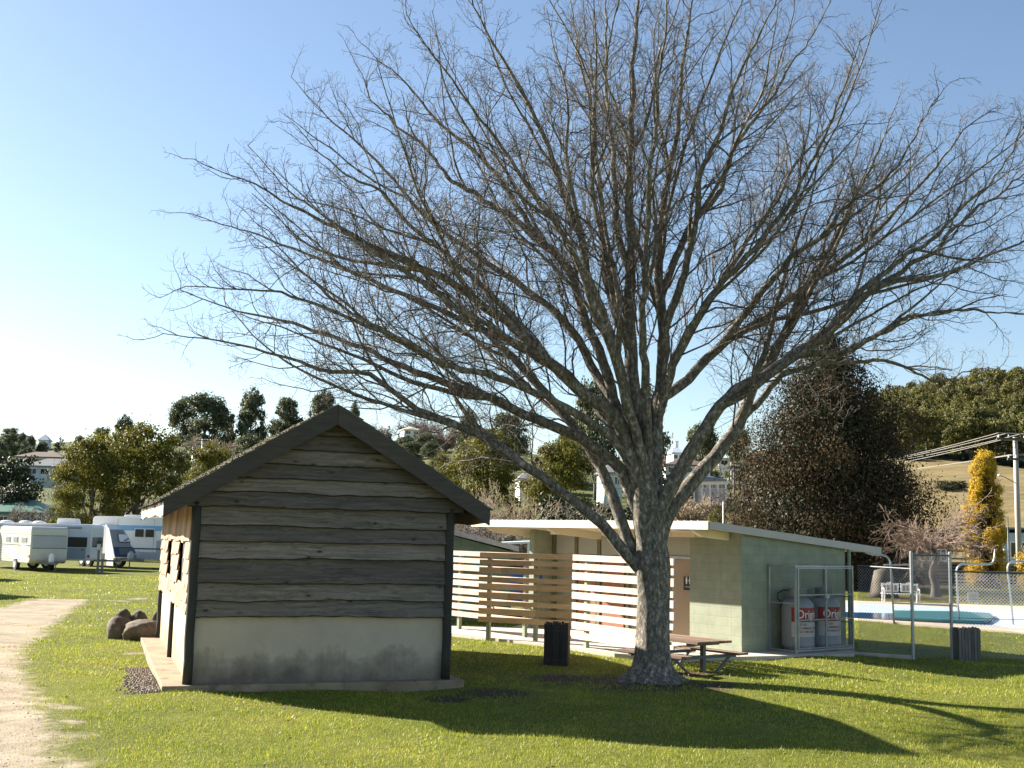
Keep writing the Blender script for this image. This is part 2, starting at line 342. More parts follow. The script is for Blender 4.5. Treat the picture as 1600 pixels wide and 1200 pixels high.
def groundmat():
    m, nt, p = newmat('grassland'); v = coords(nt, world=True)
    A_ = lambda n: N(nt, 'ShaderNodeAttribute', attribute_name=n).outputs['Fac']
    n1 = noise(nt, v, .35, 4); n2 = noise(nt, v, 2.4, 5, .6); n3 = noise(nt, v, 38, 3, .7)
    g = ramp(nt, math_(nt, 'ADD', math_(nt, 'MULTIPLY', n1, .5), math_(nt, 'MULTIPLY', n2, .5)), [(.3, (.09, .11, .016)), (.55, (.17, .175, .03)), (.75, (.26, .225, .06))])
    g = mixc(nt, ramp(nt, n3, [(.35, (.55, .55, .55)), (.7, (0, 0, 0))]), g, (.03, .042, .01))
    fg = ramp(nt, noise(nt, v, .05, 5, .65), [(.35, (.05, .068, .02)), (.55, (.10, .11, .035)), (.7, (.14, .13, .06))])
    g = mixc(nt, A_('far'), g, fg)
    dg = ramp(nt, noise(nt, coords(nt, (.3, 1.2, 1), True), .16, 6, .65), [(.3, (.13, .10, .045)), (.55, (.215, .165, .08)), (.75, (.28, .225, .12))])
    dg = mixc(nt, ramp(nt, noise(nt, v, .5, 5, .7), [(.5, (0, 0, 0)), (.7, (.6, .6, .6))]), dg, (.13, .115, .05))
    g = mixc(nt, A_('dry'), g, dg)
    dn = math_(nt, 'ADD', A_('dirt'), math_(nt, 'MULTIPLY', math_(nt, 'SUBTRACT', math_(nt, 'ADD', math_(nt, 'MULTIPLY', n2, .6), math_(nt, 'MULTIPLY', noise(nt, v, 11, 5, .7), .4)), .5), 1.0))
    dm = ramp(nt, dn, [(.42, (0, 0, 0)), (.62, (1, 1, 1))])
    dc = ramp(nt, noise(nt, v, 1.1, 6, .65), [(.3, (.235, .185, .125)), (.5, (.335, .28, .2)), (.7, (.42, .36, .275))])
    dc = mixc(nt, ramp(nt, noise(nt, v, 45, 3, .7), [(.5, (0, 0, 0)), (.72, (.6, .6, .6))]), dc, (.2, .15, .1))
    c = mixc(nt, dm, g, dc)
    sn = math_(nt, 'ADD', A_('soil'), math_(nt, 'MULTIPLY', math_(nt, 'SUBTRACT', n2, .5), 1.1))
    c = mixc(nt, ramp(nt, sn, [(.35, (0, 0, 0)), (.6, (1, 1, 1))]), c, ramp(nt, noise(nt, v, 14, 5, .7), [(.35, (.03, .022, .014)), (.65, (.12, .085, .055))]))
    nt.links.new(c, p.inputs['Base Color']); p.inputs['Roughness'].default_value = .95; p.inputs['Specular IOR Level'].default_value = .1
    bump(nt, p, math_(nt, 'ADD', n3, math_(nt, 'MULTIPLY', n2, 2.0)), .7, .03); return m
M['ground'] = groundmat()
tag(link_mesh('ground', me, M['ground']), kind='structure')

# short grass on the lawn, thousands of blades
def near_mesh(): pass
BLOCKERS = []          # (polygon, margin): no grass inside
# ------------------------------------------------------------------ paths, pool deck and water
def sheet(name, pts, z, mat, thick=None, label=None):
    mb = MB(); P = [(p.x, p.y) for p in pts]
    ar = sum(P[i][0] * P[(i + 1) % len(P)][1] - P[(i + 1) % len(P)][0] * P[i][1] for i in range(len(P)))
    if ar < 0: P = P[::-1]
    if thick: mb.prism(P, z - thick, z, axis='z')
    else: mb.add([(x, y, z) for x, y in P], [tuple(range(len(P)))])
    o = mb.build(name, mat); return tag(o, kind='structure')
PATH = [atZ(*q) for q in [(640, 984), (701, 993), (766, 1001), (894, 1017), (960, 1026), (1060, 1033), (1165, 1031), (1335, 1027), (1335, 1003), (1150, 990), (860, 968), (800, 984), (640, 979)]]
sheet('concrete_path', PATH, .07, M['path'], .25)
k0, k1 = atZ(1325, 1024), atZ(1425, 1031)
mb = MB(); mb.bar((k0.x, k0.y, .03), (k1.x, k1.y, .03), .12, .12); tag(mb.build('kerb', M['concrete'], bevel=.01), kind='structure')
DECK = [atZ(*q) for q in [(1290, 962), (1323, 968.5), (1600, 990.5), (1700, 999), (1700, 955), (1600, 949), (1323, 940), (1280, 939)]]
sheet('pool_deck', DECK, .05, M['deck'], .3)
WHITE = [atZ(*q) for q in [(1290, 957), (1323, 966.5), (1600, 984), (1690, 990), (1690, 964), (1600, 958), (1323, 943.5), (1290, 942.5)]]
sheet('pool_basin', WHITE, .056, M['pool_white'])
def watermat(name, col, rough):
    m, nt, p = newmat(name); v = coords(nt, world=True); n = noise(nt, v, 3.5, 3)
    nt.links.new(ramp(nt, n, [(.3, tuple(c * .8 for c in col)), (.7, col)]), p.inputs['Base Color']); p.inputs['Roughness'].default_value = rough
    bump(nt, p, n, .15, .02); return m
M['water'] = watermat('pool_water', (.04, .13, .28), .06); M['cover'] = watermat('pool_cover', (.03, .14, .155), .5)
WATER = [atZ(*q) for q in [(1290, 956.5), (1323, 966), (1500, 977.5), (1560, 976), (1500, 964), (1323, 958.8), (1290, 957)]]
WATER = [atZ(*q) for q in [(1290, 965), (1323, 967.5), (1410, 972.5), (1410, 961.5), (1323, 959), (1290, 958)]]
sheet('pool_water', WATER, .062, M['water'])
COV = [atZ(*q) for q in [(1396, 961), (1396, 972), (1470, 976), (1540, 979), (1550, 974), (1553, 970), (1548, 965), (1500, 962.5)]]
mb = MB(); P = [(p.x, p.y) for p in COV]; mb.prism(P, .07, .17, axis='z')
tag(mb.build('pool_cover', M['cover'], bevel=.04), 'teal pool cover with a rounded end lying on the swimming pool', 'pool cover')

# ------------------------------------------------------------------ timber hut
HX, HY, HA = -4.938, 18.566, .338
hut = thing('timber_hut', 'old weathered timber hut with a gable roof and stained concrete lower walls', 'hut', (HX, HY, 0), HA)
W_, D_, ZS, BO, RO = 4.19, 8.1, .12, .327, .50
AP, ZR, ZE = 2.136, 4.548, 2.932; SL = (ZR - ZE) / (AP + RO)
def zroof(u): return ZR - SL * abs(u - AP)
mb = MB(); mb.box(-.36, W_ + .25, -.22, D_ + .3, -.15, ZS); mb.build('slab', M['slab'], hut, bevel=.015)
BLOCKERS.append(([hut.matrix_basis @ Vector(p) for p in ((-.36, -.22, 0), (W_ + .25, -.22, 0), (W_ + .25, 8.4, 0), (-.36, 8.4, 0))], .0))
# rendered lower walls
mb = MB(); mb.box(.07, W_ - .07, 0, .12, ZS, 1.2); mb.build('front_render_wall', M['render'], hut)
mb = MB(); mb.box(.03, .15, .13, D_, ZS, 1.3); mb.box(W_ - .15, W_ - .03, .13, D_, ZS, 1.3); mb.box(.15, W_ - .15, D_ - .13, D_ - .003, ZS, 1.3)
mb.build('side_render_wall', M['render_side'], hut)
def wavy(u, amp, ph):
    v = Vector((u * 1.6 + ph, ph * 3.1, 0)); n1 = mnoise.noise(v); n2 = mnoise.noise(v * 3.3)
    n3 = mnoise.noise(v * .45 + Vector((3, 0, 0)))
    return amp * (.9 * n1 + .45 * n2 + 1.2 * n3 - 1.6 * max(0, n1 - .15))
def board(mb, z0, z1, ul0, ur0, ul1, ur1, yb, yt, amp, ph, n=56):
    """waney-edge board, bottom edge proud of the board below"""
    mb.tone = rnd.random(); top = []; bot = []; lip = []; back = []
    for i in range(n + 1):
        t = i / n; ub = ul0 + (ur0 - ul0) * t; ut = ul1 + (ur1 - ul1) * t; dz = wavy(ub, amp, ph)
        top.append((ut, yt, z1)); bot.append((ub, yb + .004 * math.sin(ub * 7 + ph), z0 + dz)); lip.append((ub, yb + .006, z0 + dz - .006)); back.append((ub, .02, z0 + dz + .004))
    vs_ = top + bot + lip + back; k = n + 1; fs = []
    for i in range(n):
        for r in range(3): fs.append((r * k + i, r * k + i + 1, (r + 1) * k + i + 1, (r + 1) * k + i))
    mb.add(vs_, fs); e = 1 / n
    wt = []  # thin dark strip along the lower edge, a painted shadow line between boards
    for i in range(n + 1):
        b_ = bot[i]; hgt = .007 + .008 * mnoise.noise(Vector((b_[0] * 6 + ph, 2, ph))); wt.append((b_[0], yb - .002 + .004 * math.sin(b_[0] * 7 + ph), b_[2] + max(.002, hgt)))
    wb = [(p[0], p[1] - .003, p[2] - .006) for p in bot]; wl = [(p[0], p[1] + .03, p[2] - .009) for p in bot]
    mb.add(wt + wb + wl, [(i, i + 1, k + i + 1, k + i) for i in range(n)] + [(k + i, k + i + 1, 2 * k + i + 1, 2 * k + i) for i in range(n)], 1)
M['lap_shade'] = plain('painted_lap_shade', (.022, .018, .014), .95, .3, 9, .3)  # near-black strip colour: the shade under each board lap is painted in
mb = MB()
edges = [2.575, 2.325, 2.055, 1.665, 1.40, 1.145]; topz = 2.93
for i, z0 in enumerate(edges):
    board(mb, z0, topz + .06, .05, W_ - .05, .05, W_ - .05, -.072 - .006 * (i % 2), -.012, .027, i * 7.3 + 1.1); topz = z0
mb.build('wall_boards', [M['board'], M['lap_shade']], hut, recalc=False)
mb = MB()
ge = [2.87, 3.10, 3.325, 3.56, 3.80, 4.05, 4.3]; 
for i, z0 in enumerate(ge):
    z1 = (ge + [4.50])[i + 1] + .05
    lim = lambda z: max(.06, (ZR - .07 - z) / SL)
    a0, a1 = lim(max(z0, 2.93)), lim(z1)
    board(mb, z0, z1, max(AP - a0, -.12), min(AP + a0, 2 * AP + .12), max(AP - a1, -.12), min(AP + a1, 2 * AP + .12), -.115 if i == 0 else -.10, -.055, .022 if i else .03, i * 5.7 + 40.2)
mb.build('gable_boards', [M['board'], M['lap_shade']], hut, recalc=False)
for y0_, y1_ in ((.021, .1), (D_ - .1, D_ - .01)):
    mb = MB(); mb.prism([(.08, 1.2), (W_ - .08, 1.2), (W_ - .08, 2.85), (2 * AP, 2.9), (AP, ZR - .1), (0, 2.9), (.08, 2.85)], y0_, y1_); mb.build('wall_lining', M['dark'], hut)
for (u, v, nm) in ((0.02, -.02, 0), (W_ - .02, -.02, 0), (.02, D_, 0), (W_ - .02, D_, 0)):
    mb = MB(); prof = []
    for k in range(9):
        z = ZS + (2.92 - ZS) * k / 8; prof.append((u + .006 * math.sin(k * 2.1 + u), v - .02, z))
    mb.tube(prof, .076, 10); mb.build('corner_post', M['post'], hut, smooth=True)
for v in (4.0,):
    mb = MB(); mb.tube([(.0, v, ZS), (.0, v, 1.3)], .05, 8); mb.build('wall_post', M['post'], hut, smooth=True)
# side cladding: rough split shingles round two unglazed window slots
SLOTS = [(1.15, 2.5, 1.5, 2.28), (4.3, 5.7, 1.55, 2.28)]
mb = MB(); rows = [1.2, 1.36, 1.55, 1.8, 2.05, 2.30]
for r, z0 in enumerate(rows):
    v = .06
    while v < D_ - .05:
        wd = rnd.uniform(.3, .75); v1 = min(v + wd, D_)
        z1 = (rows + [2.95])[r + 1] + .05 if r < len(rows) - 1 else 2.95
        zz = z0 + rnd.uniform(-.045, .015)
        segs = [(v, v1)]
        for (s0, s1, zb_, zt) in SLOTS:
            if z0 < zt - .02 and z1 - .06 > zb_ - .01:
                if z0 < zb_ - .05: continue
                new = []
                for a, b in segs:
                    if a < s0: new.append((a, min(b, s0 + rnd.uniform(-.1, .06))))
                    if b > s1: new.append((max(a, s1 + rnd.uniform(-.06, .1)), b))
                segs = new
        for a, b in segs:
            if b - a < .04: continue
            mb.tone = rnd.random(); o = rnd.uniform(.0, .008) ; th = .022
            mb.add([(-.058 - o, a + .004, zz), (-.058 - o, b - .004, zz + rnd.uniform(-.01, .01)), (-.03, b - .004, z1), (-.03, a + .004, z1),
                    (-.058 - o + th, a + .004, zz), (-.058 - o + th, b - .004, zz), (-.03 + th, b - .004, z1), (-.03 + th, a + .004, z1)],
                   [(0, 1, 2, 3), (7, 6, 5, 4), (0, 4, 5, 1), (1, 5, 6, 2), (2, 6, 7, 3), (3, 7, 4, 0)])
        v = v1
mb.build('side_shingles', M['shingle'], hut)
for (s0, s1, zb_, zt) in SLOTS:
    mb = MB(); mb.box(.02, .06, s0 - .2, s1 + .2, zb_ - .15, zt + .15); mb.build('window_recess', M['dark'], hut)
mb = MB()
for i in range(11):
    z0 = 1.2 + i * .16; mb.tone = rnd.random()
    mb.add([(W_ + .05, 0, z0), (W_ + .05, D_, z0), (W_ + .02, D_, z0 + .18), (W_ + .02, 0, z0 + .18), (W_ + .02, 0, z0), (W_ + .02, D_, z0)], [(0, 1, 2, 3), (0, 4, 5, 1)])
mb.build('right_wall_boards', M['board'], hut, recalc=False)
# roof: decking and rows of split shingles
for sgn in (-1, 1):
    mb = MB(); ue = -RO if sgn < 0 else 2 * AP + RO
    mb.prism([(AP, ZR - .03), (ue, ZE - .03), (ue, ZE - .075), (AP, ZR - .075)], -BO + .05, D_ + BO)
    mb.build('roof_deck', M['barge'], hut)
mb = MB(); L = math.hypot(AP + RO, ZR - ZE); cs, sn = (AP + RO) / L, (ZR - ZE) / L
for sgn in (-1, 1):
    for i in range(15):
        s0 = -.06 + i * .205; v = -BO - .03
        while v < D_ + BO:
            wd = rnd.uniform(.12, .26); v1 = min(v + wd, D_ + BO + .03); mb.tone = rnd.random(); e = rnd.uniform(-.03, .03); o = .006 + rnd.uniform(0, .012)
            def pt(s, h): 
                u = -RO + s * cs - h * sn; z = ZE + s * sn + h * cs
                return (u if sgn < 0 else 2 * AP - u, z)
            a, b = pt(s0 + e, o + .022), pt(min(s0 + .33, L), .006); c, d = pt(s0 + e, o), pt(min(s0 + .33, L), -.01)
            mb.prism([a, b, d, c], v + .003, v1 - .003); v = v1
mb.build('roof_shingles', M['roof_shingle'], hut)
for y in (-BO - .035, D_ + BO - .01):
    for sgn in (-1, 1):
        mb = MB(); ue = -RO if sgn < 0 else 2 * AP + RO; mb.tone = .3 + .3 * (sgn > 0)
        mb.prism([(AP + sgn * .002, ZR), (ue, ZE), (ue, ZE - .275), (AP + sgn * .002, ZR - .325)], y, y + .045)
        mb.build('bargeboard', M['barge'], hut, bevel=.004)
for u in (-RO, 2 * AP + RO):
    mb = MB(); n = 40; top = [(v_, ZE - .02) for v_ in np.linspace(-BO + .05, D_ + BO - .02, n)]
    bot = [(v_, ZE - .23 - .035 * mnoise.noise(Vector((v_ * 1.3, 5, u))) - .02 * math.sin(v_ * 1.9)) for v_, _ in top][::-1]
    mb.prism(top + bot, u + (.002 if u < 0 else -.03), u + (.03 if u < 0 else -.002), axis='x'); mb.build('eave_board', M['fascia_pale'], hut)

# ------------------------------------------------------------------ boulders and gravel beside the hut
M['rock'] = plain('lichen_rock', (.115, .083, .057), .9, .4, 3, .8, fine=12, dirt=(.2, .17, .12))
def boulder(px0, px1, pytop, pybase, label, seed):
    a, b = atZ(px0, pybase), atZ(px1, pybase); c = (a + b) / 2; wd = (b - a).length
    dd = math.hypot(c.x, c.y); h = (pybase - pytop) / CAM_F * dd
    import bmesh
    bm = bmesh.new(); bmesh.ops.create_icosphere(bm, subdivisions=4, radius=1)
    r_ = random.Random(seed); planes = [Vector((r_.uniform(-1, 1), r_.uniform(-1, 1), r_.uniform(-.3, 1))).normalized() for _ in range(9)]
    for v in bm.verts:
        p = v.co.copy()
        for pl in planes:
            e = p.dot(pl) - .77
            if e > 0: p -= pl * e * .6
        p *= 1 + .08 * mnoise.noise(v.co * 1.7 + Vector((seed, 0, 0))) + .07 * mnoise.noise(v.co * 4 + Vector((seed, 0, 0)))
        v.co = Vector((p.x * wd * .52, p.y * wd * .46, p.z * h * .58 + h * .34))
    me = bpy.data.meshes.new('boulder'); bm.to_mesh(me); bm.free(); me.polygons.foreach_set('use_smooth', [True] * len(me.polygons))
    o = link_mesh('boulder', me, M['rock']); o.location = (c.x, c.y + wd * .3, H(c.x, c.y)); return tag(o, label, 'boulder', 'boulders beside the hut')
boulder(159, 205, 963, 999, 'rounded brown boulder at the front left of the heap, half lit', 12)
boulder(183, 250, 969, 1003, 'widest flat-topped boulder at the front of the heap touching the slab', 2)
boulder(172, 204, 951, 985, 'dark boulder at the back left of the heap of rocks', 3)
boulder(200, 228, 954, 985, 'dark boulder at the back of the heap between two others', 4)
boulder(236, 252, 957, 976, 'small squat boulder standing alone by the far corner of the hut', 5)
mb = MB(); c0 = hut.matrix_basis
for i in range(2600):
    u = -.38 - abs(rnd.gauss(0, .22)); v = rnd.uniform(-.3, 3.6)
    if u < -.95 - .2 * math.sin(v * 2): continue
    p = c0 @ Vector((u, v, 0)); s = rnd.uniform(.008, .024); z = H(p.x, p.y) + s * .3
    mb.tone = rnd.random(); a = rnd.uniform(0, 6.28); ca, sa = math.cos(a) * s, math.sin(a) * s
    mb.add([(p.x + ca, p.y + sa, z), (p.x - sa, p.y + ca, z), (p.x - ca, p.y - sa, z), (p.x + sa, p.y - ca, z), (p.x, p.y, z + s), (p.x, p.y, z - s)], [(0, 1, 4), (1, 2, 4), (2, 3, 4), (3, 0, 4), (1, 0, 5), (2, 1, 5), (3, 2, 5), (0, 3, 5)])
M['gravel'] = wood('gravel_stone', (.11, .08, .055), (.36, .28, .2), grain=(9, 9, 9), knots=0, bmp=0, tone_amt=.5)
tag(mb.build('gravel', M['gravel'], recalc=False), kind='stuff')
BLOCKERS.append(([c0 @ Vector(p) for p in ((-.95, -.3, 0), (-.3, -.3, 0), (-.3, 3.4, 0), (-.75, 3.4, 0))], .0))

mb = MB(); pr = random.Random(31)
for i in range(1700):
    y = pr.uniform(8.4, 26); x = -.475 * y + abs(pr.gauss(0, 1.1)) ; dv = float(dirt_at(np.array([x]), np.array([y]))[0])
    if dv < .35: continue
    s_ = pr.uniform(.004, .012) * (1 if pr.random() < .95 else 1.8); z = H(x, y) + s_ * .2; a = pr.uniform(0, 6.28); ca, sa = math.cos(a) * s_, math.sin(a) * s_; mb.tone = pr.random()
    mb.add([(x + ca, y + sa, z), (x - sa, y + ca, z), (x - ca, y - sa, z), (x + sa, y - ca, z), (x, y, z + s_ * .8)], [(0, 1, 4), (1, 2, 4), (2, 3, 4), (3, 0, 4)])
M['pebble'] = wood('track_stone', (.24, .19, .14), (.46, .40, .31), grain=(9, 9, 9), knots=0, bmp=0, tone_amt=.5)
tag(mb.build('pebbles', M['pebble'], recalc=False), kind='stuff')

# ------------------------------------------------------------------ amenities block
T0 = atZ(1159, 1020.5, .05); TRZ = -R(52)
blk = thing('toilet_block', 'sage green concrete block toilet building with a low cream skillion roof', 'building', (T0.x, T0.y, 0), TRZ)
def zt(y): return 2.90 - .079 * (y + 1.15)
mb = MB(); mb.prism([(0, 0), (3.76, 0), (3.76, zt(3.76) - .13), (0, zt(0) - .13)], -1.56, 0, axis='x'); mb.build('block_wing', M['block'], blk)
mb = MB(); mb.prism([(.7, 0), (3.757, 0), (3.757, zt(3.757) - .134), (.7, zt(.7) - .134)], -7.3, -1.562, axis='x'); mb.build('rear_wall', M['block'], blk)
mb = MB(); mb.prism([(0, 0), (3.76, 0), (3.76, zt(3.76) - .13), (0, zt(0) - .13)], -7.5, -7.302, axis='x'); mb.build('end_wall', M['block'], blk)
mb = MB(); mb.prism([(-1.15, zt(-1.15) - .01), (5.05, zt(5.05) - .01), (5.05, zt(5.05) - .12), (-1.15, zt(-1.15) - .12)], -8.5, .09, axis='x'); mb.build('roof', M['cream'], blk)
mb = MB(); mb.prism([(-1.18, zt(-1.18) + .012), (5.05, zt(5.05) + .012), (5.05, zt(5.05) - .008), (-1.18, zt(-1.18) - .008)], -8.52, .1, axis='x')
for i in range(42): 
    x = -8.45 + i * .2; mb.prism([(-1.17, zt(-1.17) + .03), (5.04, zt(5.04) + .03), (5.04, zt(5.04) + .008), (-1.17, zt(-1.17) + .008)], x, x + .03, axis='x')
mb.build('roof_sheet', M['roofsteel'], blk)
mb = MB(); mb.box(-8.54, .12, -1.23, -1.183, zt(-1.15) - .17, zt(-1.15) + .004); mb.build('front_fascia', M['cream'], blk)
for x in (.105, -8.545):
    mb = MB(); mb.prism([(-1.18, zt(-1.18) + .004), (5.06, zt(5.06) + .004), (5.06, zt(5.06) - .16), (-1.18, zt(-1.18) - .16)], x, x + .03, axis='x'); mb.build('side_fascia', M['roofsteel'], blk)
for x in (-.42, -3.44, -5.4, -7.9):
    mb = MB(); mb.prism([(-1.15, zt(-1.15) - .125), (.699, zt(.69) - .125), (.699, zt(.69) - .3), (-.85, zt(-.8) - .3), (-1.15, zt(-1.1) - .2)] if x not in (-.42,) else [(-1.15, zt(-1.15) - .125), (-.003, zt(0) - .125), (-.003, zt(0) - .3), (-.85, zt(-.8) - .3), (-1.15, zt(-1.1) - .2)], x - .06, x + .06, axis='x'); mb.build('rafter', M['cream'], blk)
for x in (-1.25, -2.6, -4.4, -6.4):
    mb = MB(); mb.box(x - .35, x + .35, -.55 if x > -1.5 else .1, -.3 if x > -1.5 else .35, zt(.1) - .24, zt(.1) - .125); mb.build('soffit_box', M['cream'], blk)
for i, x in enumerate((-7.2, -6.3, -5.4, -4.3, -3.05)):
    mb = MB(); mb.box(x - .055, x + .055, .62, .698, 0, zt(.7) - .136); mb.build('verandah_post', M['olive'], blk)
for (a, b) in ((-7.14, -6.36), (-6.24, -5.46), (-5.34, -4.36), (-4.24, -3.11)):
    mb = MB(); mb.box(a, b, .66, .697, 2.06, zt(.7) - .14); mb.build('wall_panel', M['panel_grey'], blk)
M['door_red'] = plain('red_brown_door', (.26, .11, .06), .5, .1, 3)
for (a, b) in ((-6.2, -5.5), (-5.25, -4.45)):
    mb = MB(); mb.box(a, b, .64, .697, .08, 2.04); d = mb.build('door', M['door_red'], blk)
    mb = MB(); mb.tube([(b - .08, .64, 1.0), (b - .08, .58, 1.0), (b - .19, .58, 1.0)], .012, 8); mb.build('handle', M['galv'], d)
mb = MB(); mb.box(-2.98, -1.57, .655, .697, .08, 2.02); dr = mb.build('beige_wall', M['beige'], blk)
mb = MB(); mb.box(-2.98, -1.57, .63, .697, 2.03, 2.1); mb.build('door_head', M['galv'], blk)
mb = MB(); mb.box(-2.98, -1.57, .66, .697, 2.11, zt(.7) - .14); mb.build('header_panel', M['panel_grey'], blk)
def person_icon(mb, cx, y, z, s, skirt):
    mb.box(cx - .022 * s, cx + .022 * s, y - .003, y, z + .085 * s, z + .125 * s)
    mb.prism([(cx - .03 * s, z + .08 * s), (cx + .03 * s, z + .08 * s), (cx + (.045 if skirt else .03) * s, z + .01 * s), (cx - (.045 if skirt else .03) * s, z + .01 * s)], y - .003, y)
    mb.box(cx - .022 * s, cx - .004 * s, y - .003, y, z - .06 * s, z + .01 * s); mb.box(cx + .004 * s, cx + .022 * s, y - .003, y, z - .06 * s, z + .01 * s)
mb = MB(); mb.box(-2.36, -1.72, .63, .654, 1.30, 1.62); sg = mb.build('toilet_sign', M['dark_sign'], blk)
mb = MB(); person_icon(mb, -2.26, .629, 1.50, .9, False); person_icon(mb, -2.15, .629, 1.50, .9, True)
mb.tube([(-2.03 + .05 * math.cos(a), .627, 1.475 + .05 * math.sin(a)) for a in np.linspace(2.2, 6.6, 12)], .008, 5)
mb.tube([(-2.05, .627, 1.57), (-2.045, .627, 1.50), (-1.99, .627, 1.50), (-1.97, .627, 1.44)], .009, 5)
mb.box(-2.3, -1.8, .626, .629, 1.375, 1.385)
mb.build('pictograms', M['white_ink'], sg)
mb = MB(); mb.box(-7.3, -7.29, .1, .3, 1.25, 1.45); mb.build('sign_plate', M['blue'], blk)
mb = MB(); mb.tube([(.05, 3.85, 0), (.05, 3.85, zt(3.8) - .14)], .045, 10); mb.build('downpipe', M['green_post'], blk)
BLOCKERS.append((PATH, .0))

# gas cylinders in their wire cage, against the right wall
cageL = thing('gas_cage', 'grey steel mesh cage standing against the green side wall of the toilet block', 'cage', (T0.x, T0.y, .07), TRZ)
cx0, cx1, cy0, cy1, ch = .03, .78, .90, 2.95, 1.92
mb = MB(); g = .022
for (x, y) in ((cx0, cy0), (cx1, cy0), (cx1, cy1), (cx0, cy1)): mb.box(x - g, x + g, y - g, y + g, 0, ch)
for z in (.05, ch - .02):
    for a, b in (((cx0, cy0), (cx1, cy0)), ((cx1, cy0), (cx1, cy1)), ((cx0, cy1), (cx1, cy1))): mb.bar((a[0], a[1], z), (b[0], b[1], z), .035, .035)
mb.bar((cx0, cy0, 1.08), (cx1, cy0, 1.08), .025, .025); mb.bar((cx0, cy1, 1.2), (cx1, cy1, 1.2), .025, .025); mb.bar((cx0, cy1, .62), (cx1, cy1, .62), .025, .025)
mb.build('cage_frame', M['galv'], cageL)
ym = (cy0 + cy1) / 2
for (a, b) in ((cy0 + .04, ym - .01), (ym + .01, cy1 - .04)):
    mb = MB(); x = cx1 + .03
    for y in (a, b): mb.box(x - .018, x + .018, y - .018, y + .018, .1, ch - .06)
    for z in (.1, 1.27, .72, ch - .06): mb.bar((x, a, z), (x, b, z), .022, .022)
    gt = mb.build('gate', M['galv'], cageL)
    mb = MB()
    for k in range(1, int((b - a) / .05)): mb.tube([(x, a + k * .05, .1), (x, a + k * .05, ch - .06)], .0012, 3, cap=False)
    for k in range(1, 36): mb.tube([(x, a, .1 + k * .05), (x, b, .1 + k * .05)], .0012, 3, cap=False)
    mb.build('gate_mesh', M['galv_dark'], gt)
    mb = MB()
    yy = a if a < ym - .5 else b
    for z in (.35, 1.55): mb.tube([(x + .012, yy, z - .06), (x + .012, yy, z + .06)], .02, 8)
    mb.build('hinge', M['galv'], gt)
mb = MB(); mb.box(cx1 + .045, cx1 + .08, ym - .08, ym + .08, 1.2, 1.26); mb.box(cx1 + .05, cx1 + .075, ym - .02, ym + .03, 1.14, 1.2); mb.build('latch', M['galv'], cageL)
for yw in (cy0, cy1):
    mb = MB()
    for k in range(1, 16): mb.tube([(cx0 + k * .05, yw, .05), (cx0 + k * .05, yw, ch - .03)], .0012, 3, cap=False)
    for k in range(1, 37): mb.tube([(cx0, yw, .05 + k * .05), (cx1, yw, .05 + k * .05)], .0012, 3, cap=False)
    mb.build('side_mesh', M['galv_dark'], cageL)
def text_mesh(body, size, bold=False):
    cu = bpy.data.curves.new('t', 'FONT'); cu.body = body; cu.size = size; cu.resolution_u = 3
    if bold: cu.offset = size * .012
    o = bpy.data.objects.new('t', cu); COL.objects.link(o); dg = bpy.context.evaluated_depsgraph_get(); dg.update()
    me = bpy.data.meshes.new_from_object(o.evaluated_get(dg)); bpy.data.objects.remove(o); return me
def wrap_text(body, size, rad_, a0, z0, name, mat, parent, bold=False, xs=1.0):
    me = text_mesh(body, size, bold); import bmesh
    bm = bmesh.new(); bm.from_mesh(me); bmesh.ops.triangulate(bm, faces=bm.faces)
    for _ in range(2):
        ed = [e for e in bm.edges if e.calc_length() > .03]
        if ed: bmesh.ops.subdivide_edges(bm, edges=ed, cuts=2); bmesh.ops.triangulate(bm, faces=bm.faces)
    for v in bm.verts:
        a = a0 + v.co.x * xs / rad_; v.co = Vector((rad_ * math.cos(a), rad_ * math.sin(a), z0 + v.co.y))
    bmesh.ops.recalc_face_normals(bm, faces=bm.faces); bm.to_mesh(me); bm.free(); o = link_mesh(name, me, mat, parent); return o
def curved_label(name, mat, parent, r_, a0, a1, z0, z1):
    mb = MB(); n = 20; vs_ = []
    for k in range(n + 1):
        a = a0 + (a1 - a0) * k / n; vs_ += [(r_ * math.cos(a), r_ * math.sin(a), z0), (r_ * math.cos(a), r_ * math.sin(a), z1)]
    mb.add(vs_, [(2 * k, 2 * k + 2, 2 * k + 3, 2 * k + 1) for k in range(n)]); return mb.build(name, mat, parent, smooth=True)
